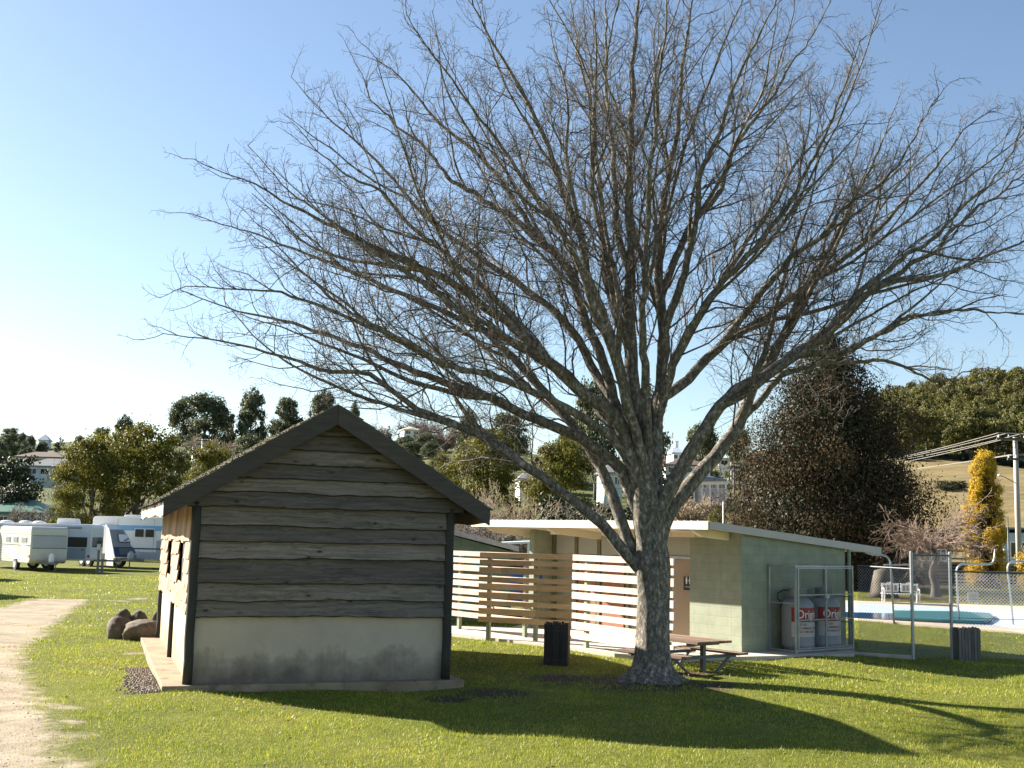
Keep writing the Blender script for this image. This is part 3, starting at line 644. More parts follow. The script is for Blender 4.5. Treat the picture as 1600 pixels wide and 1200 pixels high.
for (yc, lab) in ((1.45, 'big grey gas cylinder nearest the cage corner, with red and white stickers and a hose'), (2.40, 'big grey gas cylinder behind the first one, beneath the cage gate post')):
    base = Matrix.Translation((T0.x, T0.y, 0)) @ Matrix.Rotation(TRZ, 4, 'Z') @ Vector((.395, yc, .08))
    gcy = thing('gas_cylinder', lab, 'gas cylinder', base, TRZ, 'gas cylinders in the cage')
    mb = MB(); r_ = .365
    mb.lathe([(.3, .0), (.3, .05), (r_, .09), (r_, .12), (r_ + .004, .13), (r_ + .004, .15), (r_, .16), (r_, .95), (r_ * .97, 1.02), (r_ * .88, 1.09), (r_ * .7, 1.15), (r_ * .45, 1.18), (.05, 1.19)], 40)
    mb.build('tank', M['steel_tank'], gcy, smooth=True)
    mb = MB(); n = 28
    prof = [(.2, 1.13), (.2, 1.38), (.215, 1.4), (.205, 1.4), (.19, 1.37), (.19, 1.13)]
    mb.lathe(prof, n); mb.build('collar', M['steel_tank'], gcy, smooth=True)
    mb = MB(); mb.lathe([(.03, 1.18), (.03, 1.4), (.06, 1.41), (.06, 1.44), (.02, 1.45)], 10); mb.build('valve', M['galv'], gcy)
    if yc < 2:
        mb = MB(); c = -1.9
        mb.tube([(-.1, -.1, 1.33), (-.2, -.25, 1.34), (-.27, -.36, 1.27), (-.27, -.38, 1.16), (-.2, -.3, 1.04), (-.32, -.2, .95)], .016, 8); mb.build('hose', M['black_rubber'], gcy, smooth=True)
    c0a = R(-51); 
    lb = curved_label('red_sticker', M['red_label'], gcy, r_ + .005, c0a - .4, c0a + 2.2, .66, .97)
    wrap_text('Origin', .26, r_ + .009, c0a - .1, .74, 'brand_lettering', M['white_ink'], lb, True, .86)
    lb = curved_label('white_sticker', M['white_label'], gcy, r_ + .005, c0a - .4, c0a + 2.2, .33, .655)
    wrap_text('LP GAS', .06, r_ + .008, c0a + .05, .58, 'sticker_lettering', M['red_label'], lb, True)
    wrap_text('FLAMMABLE GAS', .068, r_ + .008, c0a + .05, .50, 'sticker_lettering', M['red_label'], lb, True)
    wrap_text('NO SMOKING', .068, r_ + .008, c0a + .05, .42, 'sticker_lettering', M['red_label'], lb, True)

# ------------------------------------------------------------------ slatted timber screens
def screen(label, A_, B_, z0, z1, n, mat, posts, name='slat_screen', skip=(), post_side=.05, heights=None):
    """A_ and B_ are ground points; posts stand behind the slats"""
    d = (B_ - A_); L = math.hypot(d.x, d.y); rz = math.atan2(d.y, d.x)
    t = thing(name, label, 'screen', (A_.x, A_.y, 0), rz, 'slatted screens outside the toilet block')
    mb = MB(); pitch = (z1 - z0) / (n - .35)
    for i in range(n):
        h = pitch * (.66 + .1 * math.sin(i * 2.3)); z = z0 + i * pitch + .012 * math.sin(i * 3.7); cut = L * (.42 + .2 * math.sin(i * 1.9))
        mb.tone = rnd.random(); mb.box(0 + .008 * math.sin(i), cut, -.02, .02, z, z + h)
        mb.tone = rnd.random(); mb.box(cut + .003, L + .008 * math.cos(i * 2), -.02, .02, z + .003, z + h + .002)
    mb.build('slats', mat, t)
    for x in posts:
        p = MB(); p.box(x * L - .045, x * L + .045, post_side - .045 + .02, post_side + .045 + .02, 0, z1 - .03); p.build('screen_post', M['green_post'], t)
    return t
def gp(px, Y): v = atY(px, 980, Y); return Vector((v.x, v.y, 0))
screen('pale slatted timber screen standing beside the hut, bleached by sun', gp(688, 31.6), gp(829, 28.75), .40, 2.10, 9, M['slat_pale'], (.2, .92))
screen('brown slatted timber screen in the middle, darker than its neighbours', gp(747, 28.55), gp(896, 27.55), .45, 2.11, 9, M['slat_brown'], (.1, .6))
screen('pale slatted timber screen behind the tree trunk, nearest the picnic table', gp(894, 27.0), gp(1053, 24.0), .24, 2.13, 9, M['slat_pale'], (.13, .93))

# tap
tp = atZ(763, 1001); t = thing('garden_tap', 'grey pipe standpipe with a tap at the top in front of the brown screen', 'tap', (tp.x, tp.y, 0))
mb = MB(); mb.tube([(0, 0, 0), (0, 0, .84)], .027, 8); mb.build('pipe', M['galv'], t)
mb = MB(); mb.tube([(0, 0, .8), (.08, -.02, .82), (.12, -.02, .76)], .018, 8); mb.tube([(.05, -.05, .88), (.05, .03, .88)], .012, 6); mb.tube([(.05, -.01, .82), (.05, -.01, .88)], .01, 6); mb.build('spout', M['galv_dark'], t)

# slatted litter bins
def litter_bin(p, wd, h, mat, label, n=7, rz=0.2):
    t = thing('litter_bin', label, 'litter bin', (p.x, p.y, H(p.x, p.y) - .02), rz, 'timber litter bins'); hw = wd / 2
    mb = MB(); mb.lathe([(hw * .92, .05), (hw * .95, h - .08)], 8, a0=math.pi / 8); mb.build('liner', M['dark'], t)
    mb = MB()
    for s in range(4):
        a = s * math.pi / 2
        for i in range(n):
            u = -hw + wd * (i + .5) / n; w2 = wd / n * .42; mb.tone = rnd.random(); hh = h + rnd.uniform(-.02, .02)
            pts = [(u - w2, hw - .02), (u + w2, hw - .02), (u + w2, hw + .005), (u - w2, hw + .005)]
            P = [(x * math.cos(a) - y * math.sin(a), x * math.sin(a) + y * math.cos(a)) for x, y in pts]; mb.prism(P, .0, hh, axis='z')
    mb.build('slats', mat, t)
    mb = MB()
    for z in (.12, h - .14):
        r_ = hw - .025; P = [(-r_, -r_), (r_, -r_), (r_, r_), (-r_, r_)]
        for i in range(4): a, b = P[i], P[(i + 1) % 4]; mb.bar((*a, z), (*b, z), .03, .05)
    mb.build('frame', M['galv_dark'], t); return t
litter_bin(atZ(870, 1036), .47, .83, M['bin_dark'], 'dark timber slatted litter bin standing in shade before the pale screens', 8, -.15)
litter_bin(atZ(1511, 1030), .47, .74, M['timber_grey'], 'grey timber slatted litter bin by the chain-link pool fence', 7, -.1)

# picnic table
pt = Vector((3.90, 22.35, 0)); t = thing('picnic_table', 'timber picnic table with benches on a steel frame behind the tree trunk', 'picnic table', pt, -R(52) + math.pi)
# local x: long axis away from the viewer (towards the back left), local y: width
mb = MB(); zt_ = .63
for i in range(5): mb.tone = rnd.random(); mb.box(0, 1.65, -.47 + i * .19, -.47 + i * .19 + .18, zt_ - .045, zt_)
mb.build('table_top', M['table_top'], t)
for s in (-1, 1):
    mb = MB()
    for i in range(2): mb.tone = rnd.random(); y = s * .78 - .14 + i * .145; mb.box(-.02, 1.65, y, y + .135, .345, .385)
    mb.build('bench_seat', M['table_top'], t)
for x in (.3, 1.35):
    mb = MB(); mb.box(x - .04, x + .04, -.04, .04, 0, zt_ - .05); mb.box(x - .035, x + .035, -.42, .42, zt_ - .1, zt_ - .048); mb.box(x - .034, x + .034, -.9, .9, .285, .343)
    mb.bar((x, -.75, .3), (x, -.35, .0), .04, .04); mb.bar((x, .75, .3), (x, .35, 0), .04, .04); mb.build('leg_frame', M['galv_dark'], t)

# green shed behind the screens, carport and skip
sA, sB = atY(560, 980, 35.0), atY(800, 980, 35.0); zl = atY(700, 829, 35).z; zr_ = atY(800, 855, 35).z
sl_ = (zl - zr_) / (atY(800, 900, 35).x - atY(700, 900, 35).x); zpk = zr_ + sl_ * (sB.x - sA.x)
shed = thing('green_shed', 'green weatherboard shed with a grey sloping roof edge behind the pale screen', 'shed', (sA.x, 35.0, 0)); Ls = sB.x - sA.x
M['shedgreen'] = plain('shed_green', (.13, .19, .155), .6, .1, 3)
mb = MB(); mb.prism([(-2, 0), (Ls - .1, 0), (Ls - .1, zr_ - .12), (0, zpk - .12), (-2, zpk - 1.3 * sl_ * 2)], .1, 4.5); mb.build('wall', M['shedgreen'], shed)
mb = MB()
for i in range(14):
    z = .1 + i * .19; xr = min(Ls - .1, Ls - .1 - max(0, (z + .19 - (zr_ - .14)) / sl_))
    if xr > .2: mb.add([(-2, .06, z), (xr, .06, z), (xr, .09, z + .19), (-2, .09, z + .19), (-2, .099, z), (xr, .099, z)], [(0, 1, 2, 3), (0, 4, 5, 1)])
mb.build('weatherboards', M['shedgreen'], shed)
mb = MB(); mb.prism([(0, zpk), (Ls + .1, zr_), (Ls + .1, zr_ - .1), (0, zpk - .1)], -.25, 4.9); mb.prism([(0, zpk), (-2.3, zpk - sl_ * 2.3), (-2.3, zpk - sl_ * 2.3 - .1), (0, zpk - .1)], -.25, 4.9); mb.build('roof', M['roofsteel'], shed)
mb = MB(); mb.prism([(0, zpk + .03), (Ls + .15, zr_ + .03), (Ls + .15, zr_ - .12), (0, zpk - .12)], -.3, -.255); mb.build('bargeboard', M['galv'], shed)
cp = atY(812, 900, 43); t = thing('carport', 'white roofed carport on thin posts seen between shed and toilet block', 'carport', (cp.x, 43, 0))
zc = atY(812, 846, 43).z
mb = MB(); mb.prism([(-.9, zc - .06), (1.6, zc + .1), (1.6, zc + .02), (-.9, zc - .14)], 0, 4); mb.build('roof', M['white_paint'], t)
for x in (-.7, .3, 1.4):
    mb = MB(); mb.tube([(x, .2, 0), (x, .2, zc - .05)], .04, 8); mb.build('carport_post', M['white_paint'], t)
sk = atY(824, 930, 40); t = thing('skip_bin', 'blue skip bin glimpsed between the slats beside the shed', 'skip bin', (sk.x, 40, 0))
mb = MB(); mb.prism([(-.75, .15), (.75, .15), (.9, 1.28), (-.9, 1.28)], 0, 1.1); mb.build('bin_body', M['blue'], t)
mb = MB(); mb.prism([(-.92, 1.28), (.92, 1.28), (.92, 1.34), (-.92, 1.36)], -.03, 1.13); mb.build('lid', M['blue'], t)
mb = MB()
for x in (-.6, .6): mb.tube([(x, .1, .08), (x, .16, .08)], .08, 10)
mb.build('castors', M['tyre'], t)

# ------------------------------------------------------------------ chain-link pool fence and gate posts
F0, F1 = atZ(1427, 1031), atZ(1488, 1029)
fdir = Vector((math.cos(R(-8)), math.sin(R(-8)), 0)); F2 = F1 + fdir * 5.0
BW = Matrix.Translation((T0.x, T0.y, 0)) @ Matrix.Rotation(TRZ, 4, 'Z') @ Vector((.9, 3.0, 0))
fence = thing('chain_link_fence', 'galvanised chain-link pool fence with tall gate posts and thin wire mesh', 'fence', (F0.x, F0.y, 0))
loc = lambda p, z=0: Vector((p.x - F0.x, p.y - F0.y, z))
for (p, h) in ((F0, 2.34), (F1, 2.34), (F2, 1.95), (F1 + fdir * 2.5, 1.95)):
    mb = MB(); mb.tube([loc(p, -.05), loc(p, h), loc(p, h + .02)], [.036, .036, .02], 10); mb.build('fence_post', M['galv'], fence)
mb = MB(); mb.tube([loc(F0, 2.28), loc(F1, 2.28)], .02, 8); mb.tube([loc(F1, 1.93), loc(F2, 1.93)], .02, 8); mb.tube([loc(BW, 1.99), loc(F0, 1.97)], .02, 8); mb.tube([loc(F1, .9), loc(F2, .9)], .006, 6); mb.build('top_rail', M['galv_dark'], fence)
def chain(a, b, z0, z1, pitch=.075, r_=.005):
    mb = MB(); d = (b - a); L = math.hypot(d.x, d.y); d = d / L; h = z1 - z0
    k = int((L + h) / pitch)
    for s in range(k):
        c = s * pitch
        for sg in (1, -1):
            x0, x1 = c - h, c; zz0, zz1 = z0, z1
            if sg < 0: zz0, zz1 = z1, z0
            t0 = max(0, (0 - x0) / h); t1 = min(1, (L - x0) / h)
            if t1 <= t0: continue
            pa = a + d * (x0 + h * t0); pb = a + d * (x0 + h * t1)
            mb.tube([loc(pa, zz0 + (zz1 - zz0) * t0), loc(pb, zz0 + (zz1 - zz0) * t1)], r_, 3, cap=False)
    return mb
for (a, b, z1) in ((F0, F1, 2.26), (F1, F2, 1.92), (BW, F0, 1.96)):
    chain(a, b, .04, z1).build('wire_mesh', M['galv'], fence, recalc=False)

# pool hand rails
def bentpipe(pts, r_=.03):
    out = []; 
    for i, p in enumerate(pts):
        p = Vector(p)
        if 0 < i < len(pts) - 1:
            a, b = Vector(pts[i - 1]), Vector(pts[i + 1]); la, lb = (a - p).length, (b - p).length; k = min(.3, la * .45, lb * .45)
            s, e = p + (a - p).normalized() * k, p + (b - p).normalized() * k
            for q in np.linspace(0, 1, 6): out.append(s * (1 - q) ** 2 + p * 2 * q * (1 - q) + e * q * q)
        else: out.append(p)
    return out
Yh = 38.0; hb = atY(1396, 975, Yh)
t = thing('pool_hand_rail', 'white bent pipe frame with two outward-curving posts at the pool edge', 'hand rail', (hb.x, Yh, 0)); lo = lambda px, py: atY(px, py, Yh) - Vector((hb.x, Yh, 0))
mb = MB(); mb.tube(bentpipe([lo(1397, 976), lo(1391, 868), lo(1358, 866), lo(1346, 858)]), .032, 8); mb.build('rail_post', M['galv'], t, smooth=True)
mb = MB(); mb.tube(bentpipe([lo(1499, 978), lo(1494, 881), lo(1553, 882), lo(1555, 858)]), .032, 8); mb.build('rail_post', M['galv'], t, smooth=True)
mb = MB(); mb.tube([lo(1395, 942), lo(1497, 947)], .026, 8); mb.tube([lo(1397, 974), lo(1498, 981)], .02, 8); mb.tube([lo(1381, 882.5), lo(1424, 882.5)], .024, 8); mb.build('cross_rail', M['galv'], t)
h2 = atY(1583, 980, Yh); t = thing('pool_hand_rail', 'white bent pipe rail curving right at the far right pool edge', 'hand rail', (h2.x, Yh, 0)); lo = lambda px, py: atY(px, py, Yh) - Vector((h2.x, Yh, 0))
mb = MB(); mb.tube(bentpipe([lo(1584, 980), lo(1573, 877), lo(1640, 878), lo(1642, 985)]), .032, 8); mb.build('rail_post', M['galv'], t, smooth=True)

# bench by the pool
bp = atZ(1408, 944); t = thing('garden_bench', 'white ornate cast metal garden bench facing the pool under the bare tree', 'bench', (bp.x, bp.y, 0), -.1)
for s in (-1, 1):
    mb = MB(); c = s * .40; top = [(c - .37 + .74 * k / 8, .84 + .05 * math.sin(math.pi * k / 8) + .025 * math.cos(k * 1.57)) for k in range(9)]
    mb.prism(top[::-1] + [(c - .35, .50), (c + .35, .50)], .2, .235); bkk = mb.build('backrest', M['white_paint'], t)
    mb = MB()
    for k in range(4): mb.box(c - .28 + k * .15, c - .17 + k * .15, .19, .199, .56, .78)
    mb.build('fretwork', plain('rusty_fret', (.3, .2, .14), .7, .4, 14), bkk)
mb = MB()
for i in range(4): mb.box(-.82, .82, -.25 + i * .12, -.16 + i * .12, .42, .45)
mb.build('seat', M['white_paint'], t)
for s in (-1, 1):
    mb = MB(); mb.bar((s * .72, -.2, 0), (s * .72, -.2, .42), .05, .05); mb.bar((s * .72, .3, 0), (s * .72, .22, .5), .05, .05); mb.bar((s * .72, -.22, .62), (s * .72, .2, .66), .05, .04); mb.bar((s * .72, -.2, .42), (s * .72, -.22, .62), .04, .04); mb.build('leg', M['white_paint'], t)
# stone block sign, sleeper wall, low stump
sp_ = atZ(1521, 944); t = thing('notice_board', 'small grey notice board on short legs beside the golden conifer', 'sign', (sp_.x, sp_.y, 0))
mb = MB(); mb.box(-.24, .24, -.02, .02, .12, .52); bd = mb.build('board', M['panel_grey'], t)
mb = MB()
for k in range(5): mb.box(-.19, .19 - .05 * (k % 2), -.026, -.021, .2 + k * .055, .215 + k * .055)
mb.build('text_lines', M['dark_sign'], bd)
for s in (-1, 1):
    mb = MB(); mb.box(s * .18 - .02, s * .18 + .02, -.019, .019, 0, .12); mb.build('leg', M['galv'], t)
wl0, wl1 = atY(1325, 930, 77), atY(1650, 930, 75.5); d = wl1 - wl0
t = thing('sleeper_wall', 'low retaining wall of stacked old sleepers with gaps behind the bare tree', 'wall', (wl0.x, wl0.y, 0), math.atan2(d.y, d.x)); Lw = math.hypot(d.x, d.y)
mb = MB()
for r in range(7):
    x = -rnd.random() * 1.2
    while x < Lw:
        l = rnd.uniform(1.0, 2.0); mb.tone = rnd.random(); mb.box(x, x + l - rnd.uniform(.03, .3), rnd.uniform(-.1, .02) - .02 * (6 - r), .3, r * .215, r * .215 + rnd.uniform(.11, .15)); x += l
mb.build('sleepers', M['sleeper'], t)
mb = MB(); mb.box(-.5, Lw, .3, .8, 0, 1.35); mb.build('fill', plain('soil', (.05, .04, .03), .95, .3, 4, .5), t)
st = atZ(1408, 938); t = thing('tree_stump', 'broad sunlit tree stump behind the white bench', 'stump', (st.x, st.y + 2.5, 0))
mb = MB(); mb.lathe([(.72, 0), (.6, .3), (.52, .8), (.42, 1.25), (.1, 1.36)], 18); mb.build('wood', wood('stump_bark', (.10, .08, .05), (.32, .26, .17), grain=(8, 8, 1), knots=.2), t, smooth=True)
# ------------------------------------------------------------------ the big bare tree
class Tubes:
    def __init__(s): s.V = []; s.F = []; s.n = 0
    def add(s, pts, rad, n):
        pts = np.asarray(pts, float); k = len(pts); rad = np.asarray(rad, float)
        T = np.empty_like(pts); T[1:-1] = pts[2:] - pts[:-2]; T[0] = pts[1] - pts[0]; T[-1] = pts[-1] - pts[-2]
        T /= np.linalg.norm(T, axis=1)[:, None] + 1e-9
        ref = np.array([.31, .95, .05]) if abs(T[0, 1]) < .85 else np.array([1., 0, 0])
        U = np.cross(T, ref); U /= np.linalg.norm(U, axis=1)[:, None] + 1e-9; W = np.cross(T, U)
        a = np.arange(n) * 2 * math.pi / n
        ring = pts[:, None] + rad[:, None, None] * (np.cos(a)[None, :, None] * U[:, None] + np.sin(a)[None, :, None] * W[:, None])
        s.V.append(ring.reshape(-1, 3)); i = np.arange(k - 1)[:, None] * n + np.arange(n)[None] + s.n; j = np.arange(k - 1)[:, None] * n + (np.arange(n)[None] + 1) % n + s.n
        s.F.append(np.stack([i, j, j + n, i + n], -1).reshape(-1, 4)); s.n += k * n
    def build(s, name, mat, parent, off=(0, 0, 0)):
        if not s.V: return None
        V = np.concatenate(s.V) - np.array(off); return link_mesh(name, np_mesh(name, V, np.concatenate(s.F), True), mat, parent)
def unit(v): return v / (np.linalg.norm(v) + 1e-9)
def perp(d):
    r = nrg.normal(size=3); r -= d * r.dot(d); return unit(r)
def smooth_path(P, n):
    P = np.asarray(P, float); k = len(P); Q = np.vstack([2 * P[0] - P[1], P, 2 * P[-1] - P[-2]]); out = []
    seg = np.linalg.norm(np.diff(P, axis=0), axis=1); tt = np.concatenate([[0], np.cumsum(seg)]); tt /= tt[-1]
    for u in np.linspace(0, 1, n):
        i = min(max(np.searchsorted(tt, u, 'right') - 1, 0), k - 2); t = (u - tt[i]) / (tt[i + 1] - tt[i] + 1e-9)
        p0, p1, p2, p3 = Q[i], Q[i + 1], Q[i + 2], Q[i + 3]
        out.append(.5 * (2 * p1 + (p2 - p0) * t + (2 * p0 - 5 * p1 + 4 * p2 - p3) * t * t + (3 * p1 - p0 - 3 * p2 + p3) * t ** 3))
    return np.array(out)
def barkmat(name, dk, md, lt, sc=1.0):
    m, nt, p = newmat(name); v = coords(nt, world=True)
    n1 = noise(nt, coords(nt, (1, 1, .5), True), 7 * sc, 7, .72); n2 = noise(nt, v, 2.2 * sc, 4, .6); mp = coords(nt, (1, 1, .35), True); n3 = noise(nt, mp, 22 * sc, 5, .7)
    c = ramp(nt, n1, [(.36, dk), (.52, md), (.66, lt)]); c = mixc(nt, ramp(nt, n2, [(.45, (0, 0, 0)), (.7, (.7, .7, .7))]), c, tuple(x * .55 for x in md))
    c = mixc(nt, ramp(nt, noise(nt, v, 3.1 * sc, 5, .7), [(.62, (0, 0, 0)), (.74, (.55, .55, .55))]), c, (.20, .17, .06))
    nt.links.new(c, p.inputs['Base Color']); p.inputs['Roughness'].default_value = .9; p.inputs['Specular IOR Level'].default_value = .2
    bump(nt, p, math_(nt, 'ADD', n1, n3), .9, .035); return m
M['bark'] = barkmat('lichen_bark', (.065, .055, .045), (.215, .19, .155), (.56, .51, .44), 2.3)
M['twig'] = barkmat('twig_bark', (.05, .044, .037), (.15, .132, .11), (.30, .27, .23))
TX, TY = atY(1022, 1040, 21.6).x, 21.6
tree = thing('bare_tree', 'large leafless spreading tree with grey lichen bark standing before the toilet block', 'tree', (TX, TY, 0))
PXM = TY / CAM_F
# trunk: lobed tube that flares into roots
tr_rows = [(1062, 1020, 31), (1048, 1020, 29), (1030, 1020, 27.5), (1000, 1020, 26), (960, 1019.5, 25), (930, 1020, 24.5), (890, 1020, 26), (860, 1018, 25), (830, 1014, 22.5), (800, 1011, 22.5), (770, 1007, 22), (735, 1002, 18), (700, 997, 12)]
nA = 40; V = []; rows = 46
ys = np.linspace(1068, 700, rows); cx_ = np.interp(-ys, [-r[0] for r in tr_rows], [r[1] for r in tr_rows]); rr_ = np.interp(-ys, [-r[0] for r in tr_rows], [r[2] for r in tr_rows])
roots = [(-2.75, 1.5), (-1.9, .7), (-.9, .9), (-.2, 1.3), (.8, .7), (1.9, .8), (2.7, 1.0), (-1.35, .45)]
for y_, c_, r_ in zip(ys, cx_, rr_):
    P = atY(c_, y_, TY)
    for j in range(nA):
        a = 2 * math.pi * j / nA; z = P.z
        fl = sum(k * math.exp(-((a - a0 + math.pi) % (2 * math.pi) - math.pi) ** 2 / .10) for a0, k in roots)
        e = math.exp(-max(z + .02, 0) / .115); rad_ = r_ * PXM * (1 + .05 * math.sin(3 * a + z * 1.4) + .035 * math.sin(5 * a - z * 2.1) + .03 * mnoise.noise(Vector((math.cos(a) * 2, math.sin(a) * 2, z * 2.5)))) + e * (.07 + .27 * fl)
        if y_ < 880: rad_ *= 1 + .07 * mnoise.noise(Vector((math.cos(a) * 1.6, math.sin(a) * 1.6, z * 3 + 9)))
        V.append((P.x - TX + rad_ * math.cos(a), P.y - TY + rad_ * math.sin(a), z))
V = np.array(V); ii = np.arange(rows - 1)[:, None] * nA + np.arange(nA)[None]; jj = np.arange(rows - 1)[:, None] * nA + (np.arange(nA)[None] + 1) % nA
link_mesh('trunk', np_mesh('trunk', V, np.stack([ii, jj, jj + nA, ii + nA], -1).reshape(-1, 4), True), M['bark'], tree)
BLOCKERS.append(([(TX + .5 * math.cos(a), TY + .5 * math.sin(a)) for a in np.linspace(0, 6.28, 12)[:-1]], 0))
# limbs: (picture course, base radius px, depth at the end in metres)
LIMBS = [
 ([(1000, 890), (970, 855), (940, 815), (893, 776), (800, 706), (753, 682), (697, 659), (650, 638), (610, 600), (577, 577), (511, 577), (460, 558), (400, 545), (330, 530), (250, 522)], 13, -1.5),
 ([(1005, 830), (985, 770), (959, 722), (890, 678), (835, 655), (752, 620), (690, 596), (620, 570), (560, 540), (490, 520), (420, 500), (350, 480), (285, 455)], 15, 1.0),
 ([(1002, 880), (985, 850), (954, 767), (917, 705), (870, 640), (810, 570), (740, 500), (660, 440), (580, 390), (500, 330), (440, 280), (395, 235)], 14, 2.8),
 ([(1005, 790), (995, 740), (968, 655), (931, 622), (884, 585), (847, 552), (800, 505), (720, 450), (640, 410), (560, 370), (470, 330), (400, 290), (335, 265)], 18, -2.6),
 ([(1008, 780), (990, 720), (959, 627), (940, 552), (912, 487), (880, 410), (847, 370), (800, 310), (740, 240), (680, 180), (620, 120), (575, 75)], 15, 1.6),
 ([(1012, 800), (1002, 700), (983, 600), (980, 500), (980, 440), (985, 380), (982, 300), (985, 200), (990, 100), (1000, 0), (1000, -140)], 20, .3),
 ([(1003, 740), (985, 650), (960, 560), (930, 450), (900, 350), (870, 260), (830, 160), (780, 70), (740, 0), (710, -70)], 13, -2.2),
 ([(1020, 820), (1022, 760), (1026, 700), (1034, 580), (1036, 520), (1030, 440), (1035, 350), (1045, 260), (1060, 150), (1075, 50), (1090, -100)], 17, 1.2),
 ([(1030, 600), (1037, 525), (1060, 440), (1085, 340), (1110, 240), (1150, 140), (1190, 50), (1230, -50)], 11, -1.6),
 ([(1005, 745), (1003, 690), (1015, 640), (1061, 608), (1122, 540), (1217, 477), (1300, 420), (1380, 350), (1450, 270), (1510, 200), (1560, 160)], 14, 2.4),
 ([(1022, 850), (1030, 800), (1050, 760), (1103, 669), (1150, 613), (1200, 590), (1250, 553), (1300, 507), (1367, 453), (1433, 440), (1500, 420), (1600, 375), (1680, 330)], 18, -1.2),
 ([(1025, 860), (1038, 815), (1056, 785), (1100, 735), (1150, 677), (1183, 612), (1215, 540), (1250, 480), (1290, 400), (1330, 320), (1370, 240), (1405, 160)], 19, 1.8),
 ([(1140, 690), (1175, 640), (1230, 585), (1320, 562), (1400, 572), (1470, 590), (1545, 572)], 9, 2.2),
 ([(1230, 570), (1255, 552), (1333, 545), (1420, 500), (1480, 485), (1545, 485), (1610, 490)], 8, -3.0),
 ([(1030, 660), (1045, 590), (1085, 500), (1150, 420), (1220, 330), (1280, 240), (1320, 150), (1345, 60)], 11, -2.8),
 ([(1015, 790), (1005, 720), (965, 570), (910, 430), (850, 320), (770, 210), (690, 110), (640, 20)], 12, -4.2),
 ([(1018, 790), (1022, 680), (1060, 560), (1120, 450), (1180, 360), (1240, 270), (1300, 180), (1340, 95)], 12, 4.2),
 ([(1008, 780), (990, 700), (930, 580), (850, 480), (760, 410), (670, 340), (590, 260), (515, 185), (455, 120)], 13, 3.8),
 ([(1002, 780), (975, 690), (900, 600), (800, 535), (700, 490), (600, 445), (500, 400), (400, 365), (300, 335)], 12, 3.4),
 ([(1000, 770), (970, 700), (890, 640), (780, 590), (680, 560), (580, 515), (480, 475), (380, 450), (290, 452)], 11, -3.6),
 ([(1014, 740), (1010, 640), (1005, 520), (1012, 400), (1018, 280), (1030, 150), (1040, 20), (1045, -100)], 11, -3.2),
 ([(1000, 640), (985, 560), (950, 430), (938, 320), (928, 200), (905, 90), (885, -40)], 11, 3.6),
 ([(1125, 545), (1170, 480), (1240, 400), (1320, 330), (1400, 260), (1440, 190), (1470, 150)], 9, -2.0),
 ([(1300, 507), (1370, 430), (1450, 380), (1520, 310), (1580, 240), (1610, 190)], 7, -.6),
 ([(1367, 453), (1440, 400), (1510, 340), (1570, 290), (1650, 240)], 6, 1.6),
 ([(982, 430), (960, 330), (955, 220), (950, 110), (945, 0), (940, -80)], 8, .6),
 ([(1035, 470), (1070, 370), (1130, 270), (1190, 170), (1250, 80), (1300, -10)], 9, 2.6),
 ([(847, 552), (780, 470), (700, 400), (620, 330), (540, 270), (470, 200)], 8, -1.4),
 ([(880, 410), (810, 350), (720, 290), (650, 220), (590, 160), (560, 110)], 8, -.6),
]
tw = Tubes(); LEV = {1: (.42, .85, 5), 2: (.21, .55, 4), 3: (.105, .4, 3)}
crown_c = np.array([TX, TY, 4.0]); rgt = np.random.default_rng(5)
def grow(p, d, L, r, level):
    k = {1: 9, 2: 6, 3: 4}[level]; pts = [p]; step = L / (k - 1); d0 = d.copy()
    for i in range(k - 1):
        d = unit(d + rgt.normal(size=3) * {1: .22, 2: .3, 3: .36}[level] + np.array([0, 0, .05])); pts.append(pts[-1] + d * step)
    pts = np.array(pts); rad_ = r * (1 - np.linspace(0, 1, k) ** 1.1 * .72) ; rad_ = np.maximum(rad_, .0026)
    tw.add(pts, rad_, {1: 6, 2: 4, 3: 3}[level])
    if level < 3: spawn(pts, rad_, level + 1, .12)
def spawn(pts, rad_, level, t0):
    seg = np.linalg.norm(np.diff(pts, axis=0), axis=1); cum = np.concatenate([[0], np.cumsum(seg)]); Lt = cum[-1]
    sp = {1: .35, 2: .18, 3: .097}[level]; s = Lt * t0 + rgt.random() * sp; side = rgt.normal(size=3)
    while s < Lt:
        i = min(np.searchsorted(cum, s) - 1, len(pts) - 2); i = max(i, 0); t = (s - cum[i]) / (seg[i] + 1e-9); p = pts[i] * (1 - t) + pts[i + 1] * t; tg = unit(pts[i + 1] - pts[i])
        side = -side * .5 + rgt.normal(size=3) * .8; q_ = unit(side - tg * side.dot(tg)); ang_ = {1: rgt.uniform(.45, .95), 2: rgt.uniform(.5, 1.15), 3: rgt.uniform(.55, 1.3)}[level]
        d = tg * math.cos(ang_) + q_ * math.sin(ang_)
        out = unit(p - crown_c); d = unit(d + .1 * out + np.array([0, 0, .14 if level < 3 else .04]))
        rem = Lt - s; rp = rad_[i]
        if level == 1: L = min(2.6, .35 + rem * rgt.uniform(.18, .5)); r = min(rp * .55, .004 + .006 * L)
        elif level == 2: L = min(1.35, .22 + rem * rgt.uniform(.3, .7)); r = min(rp * .65, .0036 + .003 * L)
        else: L = min(.42, .09 + rem * rgt.uniform(.25, .6)); r = .003
        grow(p, d, L, r, level); s += sp * rgt.uniform(.6, 1.4)
DONE = []
def limb_obj(pts, rad_):
    lt = Tubes(); lt.add(pts, rad_, 10); lt.build('limb', M['bark'], tree, (TX, TY, 0))
